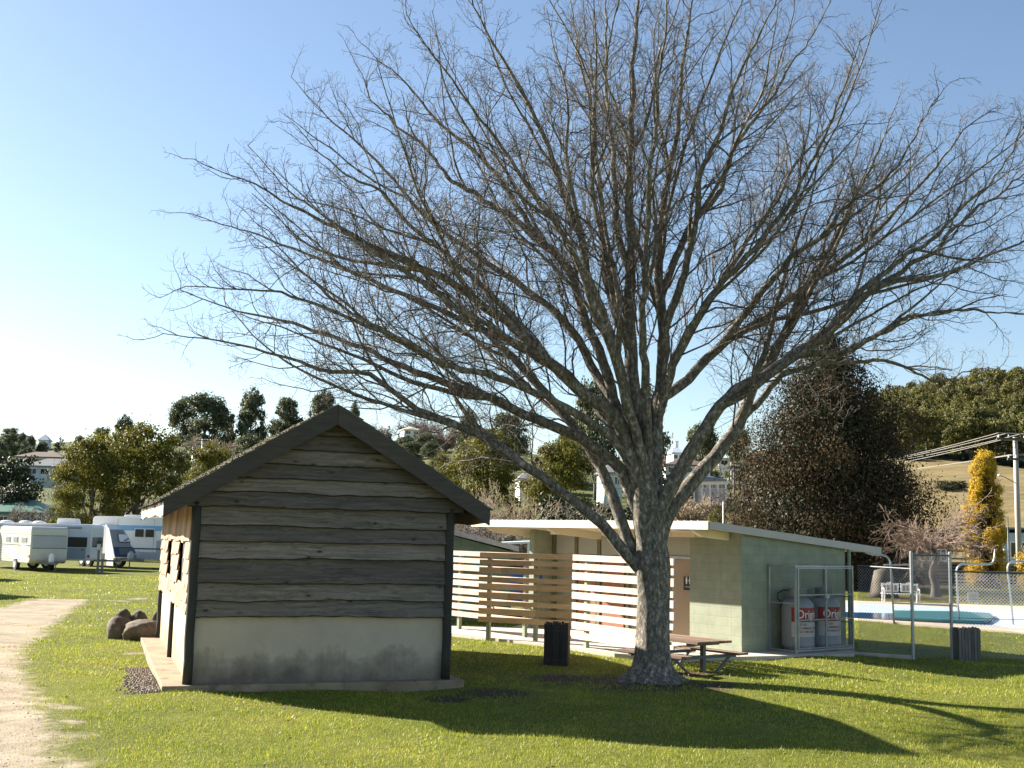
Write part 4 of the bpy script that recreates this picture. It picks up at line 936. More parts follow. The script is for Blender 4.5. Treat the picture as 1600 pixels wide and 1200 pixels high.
def wander(pts, amp):
    n = len(pts); j = rgt.normal(size=(n, 3)); kk = np.ones(5) / 5
    j = np.stack([np.convolve(j[:, c], kk, 'same') for c in range(3)], 1); return pts + j * (amp * np.clip(np.linspace(0, 1, n) * 4, 0, 1))[:, None]
def fork(pts, rad_, t, depth_left):
    """a long secondary limb leaving its parent at a narrow angle"""
    i = int(t * (len(pts) - 1)); tg = unit(pts[i + 1] - pts[i]); rem = np.linalg.norm(np.diff(pts[i:], axis=0), axis=1).sum(); L = rem * rgt.uniform(.6, .95)
    q_ = perp(tg); q_[2] *= .6; a_ = rgt.uniform(.28, .5); d = unit(tg * math.cos(a_) + unit(q_) * math.sin(a_)); n = 20; P = [pts[i]]
    for k in range(n - 1):
        d = unit(d + rgt.normal(size=3) * .085 + .03 * tg + np.array([0, 0, .022])); P.append(P[-1] + d * L / (n - 1))
    P = np.array(P); r = rad_[i] * rgt.uniform(.42, .66) * (1 - np.linspace(0, 1, n)) ** 1.05 + .006; limb_obj(P, r); spawn(P, r, 1, .15)
    if depth_left: fork(P, r, rgt.uniform(.25, .5), depth_left - 1)
for li, (course, r0, dz) in enumerate(LIMBS):
    n = len(course); P = []; y_start = TY; cap = 9
    start = atY(course[0][0], course[0][1], TY)
    if course[0][1] < 735 and DONE:                      # springs from an earlier limb: begin on that limb's own centre line
        best = None
        for (pp, rr) in DONE:
            for k in range(3, len(pp) - 4):
                kk = TY / pp[k][1]; e = math.hypot(pp[k][0] * kk - start.x, (pp[k][2] - CAM_H) * kk + CAM_H - start.z)
                if best is None or e < best[0]: best = (e, pp[k], rr[k])
        y_start = best[1][1]; cap = best[2] * .85
    ln = np.concatenate([[0], np.cumsum([math.dist(course[i], course[i + 1]) for i in range(n - 1)])]); ln /= ln[-1]
    for (x, y), t in zip(course, ln): P.append(tuple(atY(x, y, y_start + (TY + dz - y_start) * t ** 1.1 + .12 * math.sin(li * 2.1 + t * 7) * t)))
    if cap < 9: P[0] = tuple(best[1])
    pts = wander(smooth_path(P, 46), .085); t = np.linspace(0, 1, 46)
    rad_ = np.minimum(r0 * PXM * (1 - t) ** 1.15 * .7, cap) + .0075
    limb_obj(pts, rad_); DONE.append((pts, rad_)); spawn(pts, rad_, 1, .22)
    for f in ((.3, .45, .62) if li < 12 else (.42, .64)): fork(pts, rad_, f + rgt.uniform(-.06, .06), 1 if f < .3 else 0)
    dd_ = unit(pts[-1] - pts[-3])
    for _ in range(3): grow(pts[-1 - 2 * _], unit(dd_ + rgt.normal(size=3) * .3), .9, .009, 2)
o = tw.build('twigs', M['twig'], tree, (TX, TY, 0)); o['kind'] = 'stuff'

# ------------------------------------------------------------------ foliage makers
def leaf_cloud(blobs, n, size, seed, clump=.17, per=55, elong=1.0, up=.25, shell=.62):
    r = np.random.default_rng(seed); wts = np.array([b[3] * b[4] * b[5] for b in blobs]) ** .667; wts /= wts.sum(); V = []
    for b, wgt in zip(blobs, wts):
        nb = max(int(n * wgt), 30); kc = max(nb // per, 4); c = np.array(b[:3]); rad_ = np.array(b[3:6])
        d = r.normal(size=(kc, 3)); d[:, 2] += up; d /= np.linalg.norm(d, axis=1)[:, None]
        cc = c + d * rad_ * r.uniform(shell, 1.02, (kc, 1)); cs_ = rad_.mean() * clump * r.uniform(.6, 1.6, (kc, 1))
        pk = r.integers(0, kc, nb); p = cc[pk] + np.clip(r.normal(size=(nb, 3)), -1.7, 1.7) * cs_[pk] * np.array([1.15, 1.15, .75])
        off_ = p - c; off_ /= np.linalg.norm(off_, axis=1)[:, None] + 1e-6; loc_n = (p - cc[pk]) / (cs_[pk] + 1e-6); nm = r.normal(size=(nb, 3)) * .75 + d[pk] * .55 + off_ * .35 + loc_n * .55; nm /= np.linalg.norm(nm, axis=1)[:, None]
        ax = r.normal(size=(nb, 3)); ax[:, 2] *= elong; u = np.cross(nm, ax); u /= np.linalg.norm(u, axis=1)[:, None] + 1e-9; w_ = np.cross(nm, u)
        s = size * r.uniform(.55, 1.35, (nb, 1)); u *= s * .5; w_ *= s * (.5 + .25 * (elong - 1))
        V.append(np.stack([p - w_, p + u * .8 - w_ * .1, p + w_, p - u * .8 + w_ * .1], 1).reshape(-1, 3))
    V = np.concatenate(V); return V, np.arange(len(V)).reshape(-1, 4)
def cloud_mesh(*a, **k): V, F = leaf_cloud(*a, **k); return np_mesh('foliage', V, F)
def trunk_mesh(h, r0, branches, seed, lean=.0):
    r = random.Random(seed); mb = MB(); pts = [(lean * t * h + .05 * h * math.sin(t * 3 + seed) * t, .04 * h * math.sin(t * 4 + seed * 2) * t, h * t) for t in np.linspace(0, 1, 7)]
    mb.tube(pts, [r0 * (1.25 - t) + .01 for t in np.linspace(0, 1, 7)], 7)
    for b in branches:
        t = r.uniform(.25, .6); i = int(t * 6); p = Vector(pts[i]); q = Vector(b); mid = (p + q) / 2 + Vector((0, 0, -.06 * h)); mb.tube([p, mid, q], [r0 * .5, r0 * .32, r0 * .1], 5)
    v, f, t_ = mb.v, mb.f, mb.t; me = bpy.data.meshes.new('trunk'); me.from_pydata(v, [], f); me.polygons.foreach_set('use_smooth', [True] * len(f)); return me
M['euc'] = leafmat('eucalypt_leaf', (.05, .062, .032), (.15, .165, .085), .3)
M['euc2'] = leafmat('forest_leaf', (.045, .056, .014), (.19, .175, .045), .28, .12)
M['wattle'] = leafmat('wattle_leaf', (.04, .05, .008), (.185, .165, .022), .35)
M['wattle_gold'] = leafmat('golden_leaf', (.10, .085, .01), (.30, .21, .025), .35)
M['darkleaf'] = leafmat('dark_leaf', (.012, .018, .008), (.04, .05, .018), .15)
M['brownleaf'] = leafmat('bronze_conifer_leaf', (.012, .011, .006), (.10, .066, .034), .15, .38, .9)
M['goldconifer'] = leafmat('golden_conifer_leaf', (.30, .20, .016), (.74, .51, .045), .25, 2.0)
M['tbark'] = plain('tree_bark', (.11, .095, .08), .9, .3, 3, .5)
M['pbark'] = plain('pale_bark', (.3, .27, .23), .9, .2, 3, .3)
def tree_at(name, label, px, Y, ytop, me, tm, leaf, bark, ref_h, group=None, wpx=None, ref_w=1.0, ybase=None, rz=0.0, cat='tree'):
    x = atY(px, 800, Y).x; z0 = H(x, Y); zt_ = atY(px, ytop, Y).z
    if ybase is not None: z0 = atY(px, ybase, Y).z
    s = max(zt_ - z0, 1.0) / ref_h; sw = s if wpx is None else (wpx * Y / CAM_F) / ref_w
    t = thing(name, label, cat, (x, Y, z0 - .15), rz, group, (sw, sw, s))
    link_mesh('crown', me, leaf, t); 
    if tm: link_mesh('trunk', tm, bark, t)
    return t
def blobs_round(r, h, n, seed, low=.35, sq=.75, b0=.28, b1=.48):
    q = random.Random(seed); out = [(0, 0, h * .66, r * .55, r * .55, h * .25)]
    for i in range(n):
        a = i * 2.4 + q.uniform(-.4, .4); t = q.uniform(low, .88); rr = r * (1 - max(0, (t - .6)) * 1.35) * q.uniform(.45, .8); b = r * q.uniform(b0, b1)
        out.append((rr * math.cos(a), rr * math.sin(a), h * t, b, b, b * sq))
    out.append((q.uniform(-.1, .1) * r, 0, h * .88, r * .3, r * .3, h * .11)); return out
# reference shapes (height 10, width about 8)
EUC = []
for i in range(5):
    b = blobs_round(3.9, 10, 34 + 2 * i, 31 + i, .14, .85, .2, .36); EUC.append((cloud_mesh(b, 13000, .3, 60 + i, clump=.26, per=40, shell=.5), trunk_mesh(7.2, .28, [x[:3] for x in b[1:8]], i)))
EUCF = []
for i in range(4):
    b = blobs_round(3.6, 10, 16 + i, 51 + i, .05, 1.0, .24, .4); EUCF.append(cloud_mesh(b, 4200, .42, 80 + i, clump=.28, per=40, shell=.5))
FTR = trunk_mesh(7, .22, [], 3)
WAT = []
for i in range(3):
    b = blobs_round(4.4, 10, 44, 91 + i, .08, .42, .16, .32); WAT.append((cloud_mesh(b, 23000, .19, 120 + i, clump=.3, per=60, up=.5, shell=.4), trunk_mesh(7.5, .26, [x[:3] for x in b[1:10]], 20 + i)))
BUSH = []
for i in range(3):
    b = [(0, 0, 3.5, 3.6, 3.6, 3.6)] + [(2.6 * math.cos(k * 1.3 + i), 2.6 * math.sin(k * 1.3 + i), 3 + 3.6 * ((k * .37 + i * .2) % 1), 2.2, 2.2, 2.0) for k in range(6)]
    BUSH.append(cloud_mesh(b, 4200, .42, 150 + i, clump=.24))
POP = cloud_mesh([(0, 0, 1.5 + k * 1.25, .9 - .1 * abs(k - 2.2), .9 - .1 * abs(k - 2.2), 1.3) for k in range(7)], 2200, .35, 170)
PINE = cloud_mesh([(0, 0, 1 + k * 1.25, 2.6 * (1 - k / 7.6), 2.6 * (1 - k / 7.6), .9) for k in range(7)], 3500, .4, 171)

# wattles and gums across the flat, left to right
G_W = 'wattle trees behind the caravans and blocks'
def wat(label, px, Y, ytop, w_, i, leaf='wattle', **k): return tree_at('wattle_tree', label, px, Y, ytop, WAT[i][0], WAT[i][1], M[leaf], M['tbark'], 9.9, G_W, w_, 9.6, rz=i * 1.9 + px * .01, **k)
wat('olive wattle tree above the roof of the leftmost caravans', 140, 98, 672, 140, 0)
wat('tallest olive wattle tree left of the hut, behind the long caravan', 212, 102, 658, 185, 1)
wat('low yellowish wattle behind the air conditioner on the caravan roof', 108, 92, 752, 90, 2)
wat('golden wattle rising just above the left slope of the hut roof', 322, 128, 690, 110, 2, 'wattle_gold')
wat('olive wattle right of the hut roof, behind the bare shrub', 756, 118, 668, 150, 1)
wat('small wattle at the right slope of the hut roof, below the white hill house', 690, 150, 703, 70, 0)
wat('olive wattle directly left of the bare tree fork', 880, 112, 676, 130, 0)
wat('yellow bushy wattle tree low beside the big trunk, above the block roof', 850, 120, 700, 90, 2, 'wattle_gold')
DK = 'dark evergreens on the flat'
def dark(label, px, Y, ytop, w_, i, leaf='darkleaf', **k): return tree_at('evergreen_tree', label, px, Y, ytop, BUSH[i], FTR, M[leaf], M['tbark'], 9.6, DK, w_, 9.0, rz=px * .1, **k)
dark('dark evergreen at the left edge of the photo, above the green roof', 6, 150, 690, 90, 0)
dark('round dark evergreen beside the green roofed building', 28, 140, 735, 62, 1)
dark('dark evergreen above the fascia of the toilet block, left of the leaning limb', 900, 100, 752, 120, 2)
dark('dark low evergreen behind the trunk fork, above the block roof', 985, 98, 770, 110, 0)
dark('dark evergreen shrub seen between trunk and right limb', 1062, 100, 792, 60, 1)
dark('grey green shrub above the block roof, left of the yellow shrub', 1098, 96, 800, 50, 2, 'euc')
wat('round yellow shrub above the block roof, left of the bronze conifer', 1122, 94, 793, 50, 1, 'wattle_gold')
tree_at('round_shrub', 'small bright clipped shrub between the low limb and trunk, above the fascia', 945, 86, 792, BUSH[1], FTR, M['wattle'], M['tbark'], 9.6, None, 34, 9.0, cat='shrub')

# gums on the left ridge
G_E = 'gum trees along the left ridge'
def gum(label, px, Y, ytop, w_, i, leaf='euc', yb=None): return tree_at('gum_tree', label, px, Y, ytop, EUC[i][0], EUC[i][1], M[leaf], M['tbark'], 9.6, G_E, w_, 8.6, yb, px * .07)
gum('broad dark gum forming the left part of the ridge clump', 277, 400, 622, 62, 0, yb=716)
gum('largest dark gum tree of the clump on the left ridge', 313, 395, 617, 92, 1, yb=716)
gum('dark gum at the right shoulder of the ridge clump', 343, 410, 640, 48, 2, yb=716)
gum('open airy gum tree standing right of the dark ridge clump', 386, 390, 609, 58, 3, yb=716)
gum('round gum between the airy tree and the hut roof', 440, 395, 622, 62, 4, yb=712)
gum('tall thin gum just left of the hut roof peak', 497, 380, 609, 48, 2, yb=712)
gum('small gum crown just right of the hut roof peak', 548, 390, 627, 26, 0, yb=706)
gum('gum with thin top showing above the olive wattle', 186, 300, 650, 44, 3)
gum('dark small gum poking over the olive wattle, farther left', 152, 290, 668, 36, 4)
gum('gum rising behind the bare tree trunk fork, left side', 930, 210, 590, 90, 3)
gum('gum behind the central limbs of the bare tree', 1012, 205, 604, 80, 1)
gum('dark round gum between the two right limbs of the bare tree', 1098, 230, 662, 74, 2)
gum('low dark gum behind the right limb, beside the bronze conifer', 1155, 240, 668, 60, 0)
gum('tall loose gum above the wattle right of the hut', 728, 230, 640, 46, 3)
gum('gum above the wattle, farther right near the low limbs', 790, 240, 646, 80, 4)
for k, (px, yt_, w_) in enumerate([(8, 676, 34), (26, 676, 22), (40, 680, 20), (60, 690, 22), (52, 700, 30), (82, 690, 14), (98, 700, 30), (30, 705, 40)]):
    tree_at('hill_tree', 'small dark tree on the far left hillside, part of a scattered row', px, 330 + 12 * k, yt_, EUC[k % 5][0], EUC[k % 5][1], M['euc'], M['tbark'], 9.6, 'small trees on the far left hillside', w_, 8.6, rz=k)
for px in (87, 91): tree_at('poplar', 'thin dark columnar tree on the far left skyline', px, 430, 678 if px == 87 else 682, POP, None, M['darkleaf'], None, 10.3, 'columnar trees on the left skyline', 5, 2.0)
for px, yt_, w_ in ((603, 664, 16), (622, 666, 18)): tree_at('pine_tree', 'small pointed pine beside the white house on the ridge', px, 420, yt_, PINE, FTR, M['darkleaf'], M['tbark'], 9.4, 'pointed pines on the ridge', w_, 5.4)
for k, (px, yt_, w_) in enumerate([(632, 680, 40), (662, 676, 46), (640, 690, 50), (672, 690, 36)]): tree_at('hill_tree', 'rounded olive tree on the slope below the white ridge house', px, 330 - 8 * k, yt_, EUC[k][0], EUC[k][1], M['euc2'], M['tbark'], 9.6, 'rounded trees below the ridge house', w_, 8.6, rz=k)

hr = random.Random(404); HOUSES = [(20, 125), (620, 725), (805, 850), (935, 980), (1025, 1175)]
for k in range(64):
    px = hr.uniform(-40, 1180); Y = hr.uniform(190, 400)
    if any(a - 14 < px < b + 14 for a, b in HOUSES) and Y < 330: continue
    x = atY(px, 700, Y).x; hh = hr.uniform(5, 10) / 10; i = hr.randrange(5)
    t = thing('hillside_tree', 'bushy tree standing among others on the settled hillside behind the flat', 'tree', (x, Y, H(x, Y) - .2), k, 'bushy trees on the settled hillside', (hh * 1.1, hh * 1.1, hh))
    link_mesh('crown', EUC[i][0], (M['euc'], M['euc2'], M['wattle'])[k % 3], t); link_mesh('trunk', EUC[i][1], M['tbark'], t)
# forest on the right hill, every tree by itself
G_F = 'forest trees on the right hill'
fr = random.Random(77); fcount = 0
for row in range(11):
    for k in range(18):
        px = 1350 + k * 21 + fr.uniform(-10, 10) + (row % 2) * 10; Y = 418 + row * 25 + fr.uniform(-10, 10)
        x = atY(px, 700, Y).x; z = H(x, Y)
        if px < 1375 and row < 2: continue
        if px < 1400 and row > 8: continue
        h = fr.uniform(13, 19) * (1 if row < 7 else 1.1); s = h / 10; sw = s * fr.uniform(.62, .85) * 1.15
        t = thing('forest_tree', 'green forest tree among the wooded slope on the right hill', 'tree', (x, Y, z - .5), fr.uniform(0, 6.28), G_F, (sw, sw, s)); i = fr.randrange(4)
        link_mesh('crown', EUCF[i], M['euc2'], t); link_mesh('trunk', FTR, M['pbark'], t)
for k in range(26):
    px = 1400 + k * 9 + fr.uniform(-4, 4); Y = 402 + fr.uniform(-6, 6); x = atY(px, 700, Y).x; s = fr.uniform(.28, .5)
    t = thing('scrub_bush', 'low scrub bush along the lower edge of the right hill forest', 'bush', (x, Y, H(x, Y) - .3), fr.uniform(0, 6), 'scrub bushes below the forest', (s * 1.3, s * 1.3, s)); link_mesh('crown', BUSH[k % 3], M['euc2'] if k % 3 else M['darkleaf'], t)
for k, (px, Y, w_, h_) in enumerate([(1486, 330, 9, 3.2), (1478, 325, 6, 2.2)]):
    x = atY(px, 700, Y).x; t = thing('gorse_bush', 'dark scrub patch in the dry paddock above the golden conifer', 'bush', (x, Y, H(x, Y) - .4), 0, 'dark scrub in the dry paddock', (w_ / 9, w_ / 9, h_ / 9)); link_mesh('crown', BUSH[k], M['brownleaf'], t)
for k, (px, Y, s) in enumerate([(1450, 150, .5), (1468, 165, .4), (1432, 140, .6)]):
    x = atY(px, 700, Y).x; t = thing('dry_bush', 'bare brownish bush at the foot of the dry hill right of the bronze conifer', 'bush', (x, Y, H(x, Y) - .3), k, 'brown bushes at the foot of the hill', (s, s, s * .9)); link_mesh('crown', BUSH[k], M['brownleaf'], t)

# big bronze conifer
Yc = 68; xc = atY(1296, 800, Yc).x; bcf = thing('bronze_conifer', 'huge dark bronze conifer behind the toilet block', 'tree', (xc, Yc, 0), 0); q_ = random.Random(9); bl = []
prof = [(1.0, 5.1), (2.5, 5.6), (4.3, 5.7), (6.1, 5.3), (7.8, 4.7), (9.4, 4.0), (10.9, 3.2), (12.2, 2.3), (13.2, 1.4), (13.9, .7)]
for z, r_ in prof:
    bl.append((0, 0, z, r_ * .55, r_ * .55, 1.1)); m_ = int(4 + r_ * 1.7)
    for k in range(m_):
        a = 2 * math.pi * k / m_ + q_.uniform(-.3, .3); rr = r_ * q_.uniform(.62, .92); b = .5 + r_ * .2 * q_.uniform(.7, 1.4)
        bl.append((rr * math.cos(a), rr * math.sin(a), z + q_.uniform(-.6, .6), b, b, b * 1.0))
link_mesh('crown', cloud_mesh(bl, 150000, .085, 200, clump=.27, per=42, elong=2.4, up=.0, shell=.45), M['brownleaf'], bcf)
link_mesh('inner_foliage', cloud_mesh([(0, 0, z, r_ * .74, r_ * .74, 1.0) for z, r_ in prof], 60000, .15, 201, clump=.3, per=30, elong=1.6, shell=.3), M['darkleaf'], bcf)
mb = MB(); mb.tube([(0, 0, 0), (.1, 0, 6), (0, .1, 12.6)], [.42, .28, .05], 9); mb.build('trunk', M['tbark'], bcf, smooth=True)
# golden conifer: upright plumes
Yg = 72; xg = atY(1541, 900, Yg).x; gcf = thing('golden_conifer', 'tall columnar golden conifer beside the pool', 'tree', (xg, Yg, 0)); bl = []; hg = atY(1541, 704, Yg).z; ga = random.Random(4)
for k in range(150):
    t = ga.random() ** .9; z = .3 + t * (hg - .9); r_ = 1.2 * (.8 + .2 * min(1, t / .25)) * (1 - max(0, t - .45) * 1.2) * ga.uniform(.78, 1.0); a = ga.uniform(0, 6.28); s = ga.uniform(.13, .27)
    bl.append((r_ * math.cos(a), r_ * math.sin(a), z, s, s, s * ga.uniform(1.8, 3.2)))
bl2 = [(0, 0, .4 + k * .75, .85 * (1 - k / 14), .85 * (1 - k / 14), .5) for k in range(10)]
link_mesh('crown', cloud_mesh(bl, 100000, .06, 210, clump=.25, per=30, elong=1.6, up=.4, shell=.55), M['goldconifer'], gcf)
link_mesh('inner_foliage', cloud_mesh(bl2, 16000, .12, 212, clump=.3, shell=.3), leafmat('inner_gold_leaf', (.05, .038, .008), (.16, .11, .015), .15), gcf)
mb = MB(); mb.tube([(0, 0, 0), (0, 0, 4.5)], [.16, .05], 8); mb.build('trunk', M['tbark'], gcf)
x = atY(1607, 880, 68).x; t = thing('golden_conifer', 'golden shrub at the right edge behind the power pole', 'shrub', (x, 68, 0)); link_mesh('crown', cloud_mesh([(.25, 0, 1.1, .6, .6, 1.1), (.3, 0, 2.0, .4, .4, .7)], 6000, .13, 211, clump=.25), M['goldconifer'], t)

# bare shrubs and small bare trees
def bare_shrub(name, label, p, stems, L, spread, r0, mat, seed, cat='shrub', arch=0.0, lean=0.0, group=None, sub=14, trunk=None, minr=.006):
    r = np.random.default_rng(seed); t = thing(name, label, cat, (p[0], p[1], p[2]), 0, group); T = Tubes(); org = np.array([0, 0, 0.])
    if trunk:
        tt = Tubes(); pts = smooth_path(trunk[0], 12); tt.add(pts, np.linspace(trunk[1], trunk[1] * .55, 12) * (1 + .5 * np.exp(-np.arange(12) / 1.5)), 9); tt.build('trunk', trunk[2], t); org = pts[-1]
    def g(p0, d, L, r_, lv):
        k = 8 if lv == 0 else 5; pts = [p0]; 
        for i in range(k - 1):
            d = unit(d + r.normal(size=3) * (.14 + .06 * lv) + np.array([0, 0, -arch * (i / k) * (1.0 if lv == 0 else .5)])); pts.append(pts[-1] + d * L / (k - 1))
        pts = np.array(pts); T.add(pts, np.maximum(np.linspace(r_, r_ * .3, k), minr), 5 if lv == 0 else 3)
        if lv < 2:
            for j in range(sub if lv == 0 else 6):
                i = r.integers(1, k - 1) if lv == 0 else r.integers(1, k - 1); q = unit(pts[i + 1] - pts[i]); pp = perp_r(q, r); g(pts[i], unit(q + pp * r.uniform(.35, .9)), L * r.uniform(.25, .5), r_ * .5, lv + 1)
    for s in range(stems):
        a = r.uniform(0, 6.28); e = r.uniform(.2, 1) * spread; d = unit(np.array([math.cos(a) * e + lean, math.sin(a) * e, 1.0])); g(org + (np.array([math.cos(a), math.sin(a), 0]) * r.uniform(0, .25) if not trunk else 0), d, L * r.uniform(.7, 1.1), r0 * r.uniform(.7, 1.1), 0)
    T.build('branches', mat, t); return t
def perp_r(d, r):
    q = r.normal(size=3); q -= d * q.dot(d); return unit(q)
M['tanstem'] = plain('tan_stem', (.26, .2, .13), .9, .3, 1.5); M['pinkstem'] = plain('reddish_stem', (.21, .15, .115), .9, .3, 1.2); M['greystem'] = plain('grey_stem', (.19, .16, .135), .9, .3, 1.2)
def gpt(px, Y): x = atY(px, 900, Y).x; return (x, Y, H(x, Y))
bare_shrub('bare_shrub', 'dense tan bare-stemmed shrub right of the hut eave', gpt(788, 52), 46, 3.7, .5, .02, M['tanstem'], 1, minr=.008)
bare_shrub('bare_shrub', 'dense leafless brown shrub just behind the hut eave and green shed', gpt(728, 50), 60, 3.2, .75, .018, M['greystem'], 2, minr=.008)
wp = atZ(1462, 934); bare_shrub('weeping_tree', 'small weeping leafless tree with reddish twigs beyond the pool', (wp.x, wp.y, 0), 20, 3.0, 3.6, .034, M['pinkstem'], 3, 'tree', .42, -.3, sub=15, trunk=([(0, 0, 0), (.0, 0, .6), (-.15, 0, 1.2), (.05, 0, 1.9), (-.1, 0, 2.3)], .2, M['tbark']), minr=.011)
for k, (px, Y, L) in enumerate([(18, 122, 2.6), (40, 120, 3.0), (62, 121, 2.4)]): bare_shrub('bare_sapling', 'thin pale leafless sapling before the green roofed building', gpt(px, Y), 5, L, .45, .03, M['greystem'], 10 + k, 'tree', group='leafless saplings at the far left', minr=.018)
for k, (px, Y, L) in enumerate([(690, 400, 9), (712, 405, 8), (580, 420, 7), (655, 425, 9), (637, 428, 8)]): bare_shrub('bare_hill_tree', 'brown leafless round tree on the ridge skyline right of the hut', gpt(px, Y), 22, L, .9, .16, M['greystem'] if k else M['pinkstem'], 20 + k, 'tree', group='leafless trees on the ridge', minr=.05)
for k, (px, Y, L) in enumerate([(835, 190, 5.5), (858, 195, 5), (1085, 160, 4), (1110, 165, 4), (1070, 150, 3.5), (300, 330, 6), (350, 320, 6), (395, 330, 6)]): bare_shrub('bare_hill_shrub', 'leafless greyish brown scrub tree on the hillside', gpt(px, Y), 16, L, .8, .07, M['tanstem'], 30 + k, 'shrub', group='leafless scrub on the hillside', minr=.03)
dry = tree_at('dead_tree', 'dead grey sapling with thin branches left of the low limb stem', 908, 84, 706, BUSH[0], None, M['tbark'], None, 9.6, None, 3, 9.0) if False else bare_shrub('bare_sapling', 'thin grey leafless sapling behind the low left limb', gpt(908, 84), 4, 5.2, .3, .05, M['greystem'], 50, 'tree', sub=10, minr=.014)

# ------------------------------------------------------------------ houses on the hills
def house(name, label, px0, px1, Y, yb, yt_, wall, roof, yaw=0.0, rh=1.6, wins=3, chim=False, depth=7, group=None, flatroof=False):
    a, b = atY(px0, yb, Y), atY(px1, yb, Y); w_ = (b.x - a.x); h = max(2.2, (yb - yt_) * Y / CAM_F); c = (a + b) / 2
    zb_ = c.z; t = thing(name, label, 'house', (c.x, Y, zb_), yaw, group); hw = w_ / 2
    mb = MB(); mb.box(-hw, hw, 0, depth, -3, h); mb.build('wall', wall, t)
    mb = MB()
    if flatroof: mb.prism([(-.4, h + rh), (depth + .4, h), (depth + .4, h - .12), (-.4, h + rh - .12)], -hw - .4, hw + .4, axis='x')
    else:
        mb.add([(-hw - .45, -.45, h), (hw + .45, -.45, h), (hw + .45, depth + .45, h), (-hw - .45, depth + .45, h), (-hw + min(hw, depth / 2) * .8, depth / 2, h + rh), (hw - min(hw, depth / 2) * .8, depth / 2, h + rh),
                (-hw - .45, -.45, h - .18), (hw + .45, -.45, h - .18), (hw + .45, depth + .45, h - .18), (-hw - .45, depth + .45, h - .18)],
               [(0, 1, 5, 4), (1, 2, 5), (2, 3, 4, 5), (3, 0, 4), (0, 6, 7, 1), (1, 7, 8, 2), (2, 8, 9, 3), (3, 9, 6, 0), (9, 8, 7, 6)])
    rf = mb.build('roof', roof, t)
    if chim: mb = MB(); mb.box(-.4 + hw * .3, .4 + hw * .3, depth / 2 - .4, depth / 2 + .4, h, h + rh + 1.2); mb.box(-.48 + hw * .3, .48 + hw * .3, depth / 2 - .48, depth / 2 + .48, h + rh + 1.2, h + rh + 1.35); mb.build('chimney', wall, rf)
    for k in range(wins):
        x = -hw + w_ * (k + .5) / wins; ww = min(.8, w_ / wins * .32)
        mb = MB(); mb.box(x - ww - .08, x + ww + .08, -.05, .02, h * .32, h * .78); wf = mb.build('window', M['white_paint'], t)
        mb = MB(); mb.box(x - ww, x - .04, -.07, -.045, h * .36, h * .74); mb.box(x + .04, x + ww, -.07, -.045, h * .36, h * .74); mb.build('pane', M['glass'], wf)
    return t
wh = M['white_paint']; crm = M['cream']; rgrey = plain('grey_roof', (.2, .2, .2), .6, .1, .6); rred = plain('red_roof', (.3, .09, .055), .7, .15, .6); rgreen = plain('green_roof', (.07, .17, .12), .5, .1, .6); rbrown = plain('brown_roof', (.12, .085, .07), .7, .1, .6); brick = plain('red_brick', (.33, .14, .1), .8, .15, 2); mint = plain('mint_wall', (.4, .52, .48), .6, .1, 1); pblue = plain('pale_blue_wall', (.42, .5, .56), .6, .1, 1)
house('ridge_house', 'white house with a pale roof on the skyline right of the hut', 631, 656, 400, 682, 671, wh, crm, .3, 1.3, 2)
house('hill_house', 'low white house with grey roof and blue window at left, above the green roof', 40, 118, 230, 748, 728, pblue, rgrey, .05, 1.6, 4)
house('hill_house', 'long brown roofed house at the left, higher than the white one', 24, 96, 262, 729, 723, crm, rbrown, .0, 1.3, 3)
house('far_left_house', 'pale house half hidden among trees at the far left skyline', 24, 44, 360, 697, 690, crm, rgrey, .1, 1.5, 2)
house('far_left_house', 'small grey roofed house beside the thin mast on the left skyline', 60, 74, 420, 697, 690, wh, pblue, .2, 2.2, 1)
house('long_hall', 'long low building with a green roof at the left edge', -40, 66, 135, 830, 800, plain('grey_wall', (.36, .34, .32), .8, .1, 1), rgreen, 0, 1.5, 6, depth=9)
house('cream_house', 'cream house with a mint roof band on the slope right of the big limbs', 1125, 1166, 260, 731, 717, crm, mint, -.25, 1.5, 3)
house('white_house', 'white house with a tall chimney between the trunk and the right limb', 1052, 1068, 270, 722, 708, wh, pblue, .1, 1.6, 2, True)
house('brick_house', 'small red brick house just right of the central trunk stem', 1030, 1046, 280, 724, 712, brick, rgrey, .1, 1.2, 1, True)
house('dark_roof_house', 'low house with a dark roof behind the crossing right limbs', 1040, 1110, 215, 745, 731, wh, rbrown, .0, 1.2, 3)
house('pale_house', 'pale house glimpsed through the fork between left limbs and trunk', 944, 972, 190, 766, 738, mint, rgrey, .1, 1.4, 2)
house('white_cottage', 'white cottage hidden among the wattles left of the low limb', 812, 842, 200, 770, 748, wh, rgrey, .1, 1.4, 2)
house('grey_roof_house', 'grey roof peeping over the bank, left of the bronze conifer top', 1135, 1165, 300, 705, 700, pblue, rgrey, .0, 1.5, 2)
house('ridge_shed', 'small blue roofed shed on the ridge right of the leafless tree', 704, 720, 410, 688, 683, wh, pblue, .1, 1.0, 1)
house('brick_bungalow', 'red brick bungalow with orange eaves behind the weeping tree', 1366, 1482, 96, 890, 860, brick, plain('orange_eave', (.5, .22, .07), .6, .1, 1), .0, .55, 5, depth=6)
house('blue_grey_shed', 'blue grey shed at the far right behind the power pole', 1570, 1625, 88, 892, 834, pblue, rgrey, .0, .4, 1, depth=5, flatroof=True)
house('lower_house', 'low pinkish house on the bank behind the white road fence', 1092, 1135, 200, 770, 757, plain('pink_wall', (.5, .4, .37), .8, .1, 1), rgrey, 0, .8, 3)
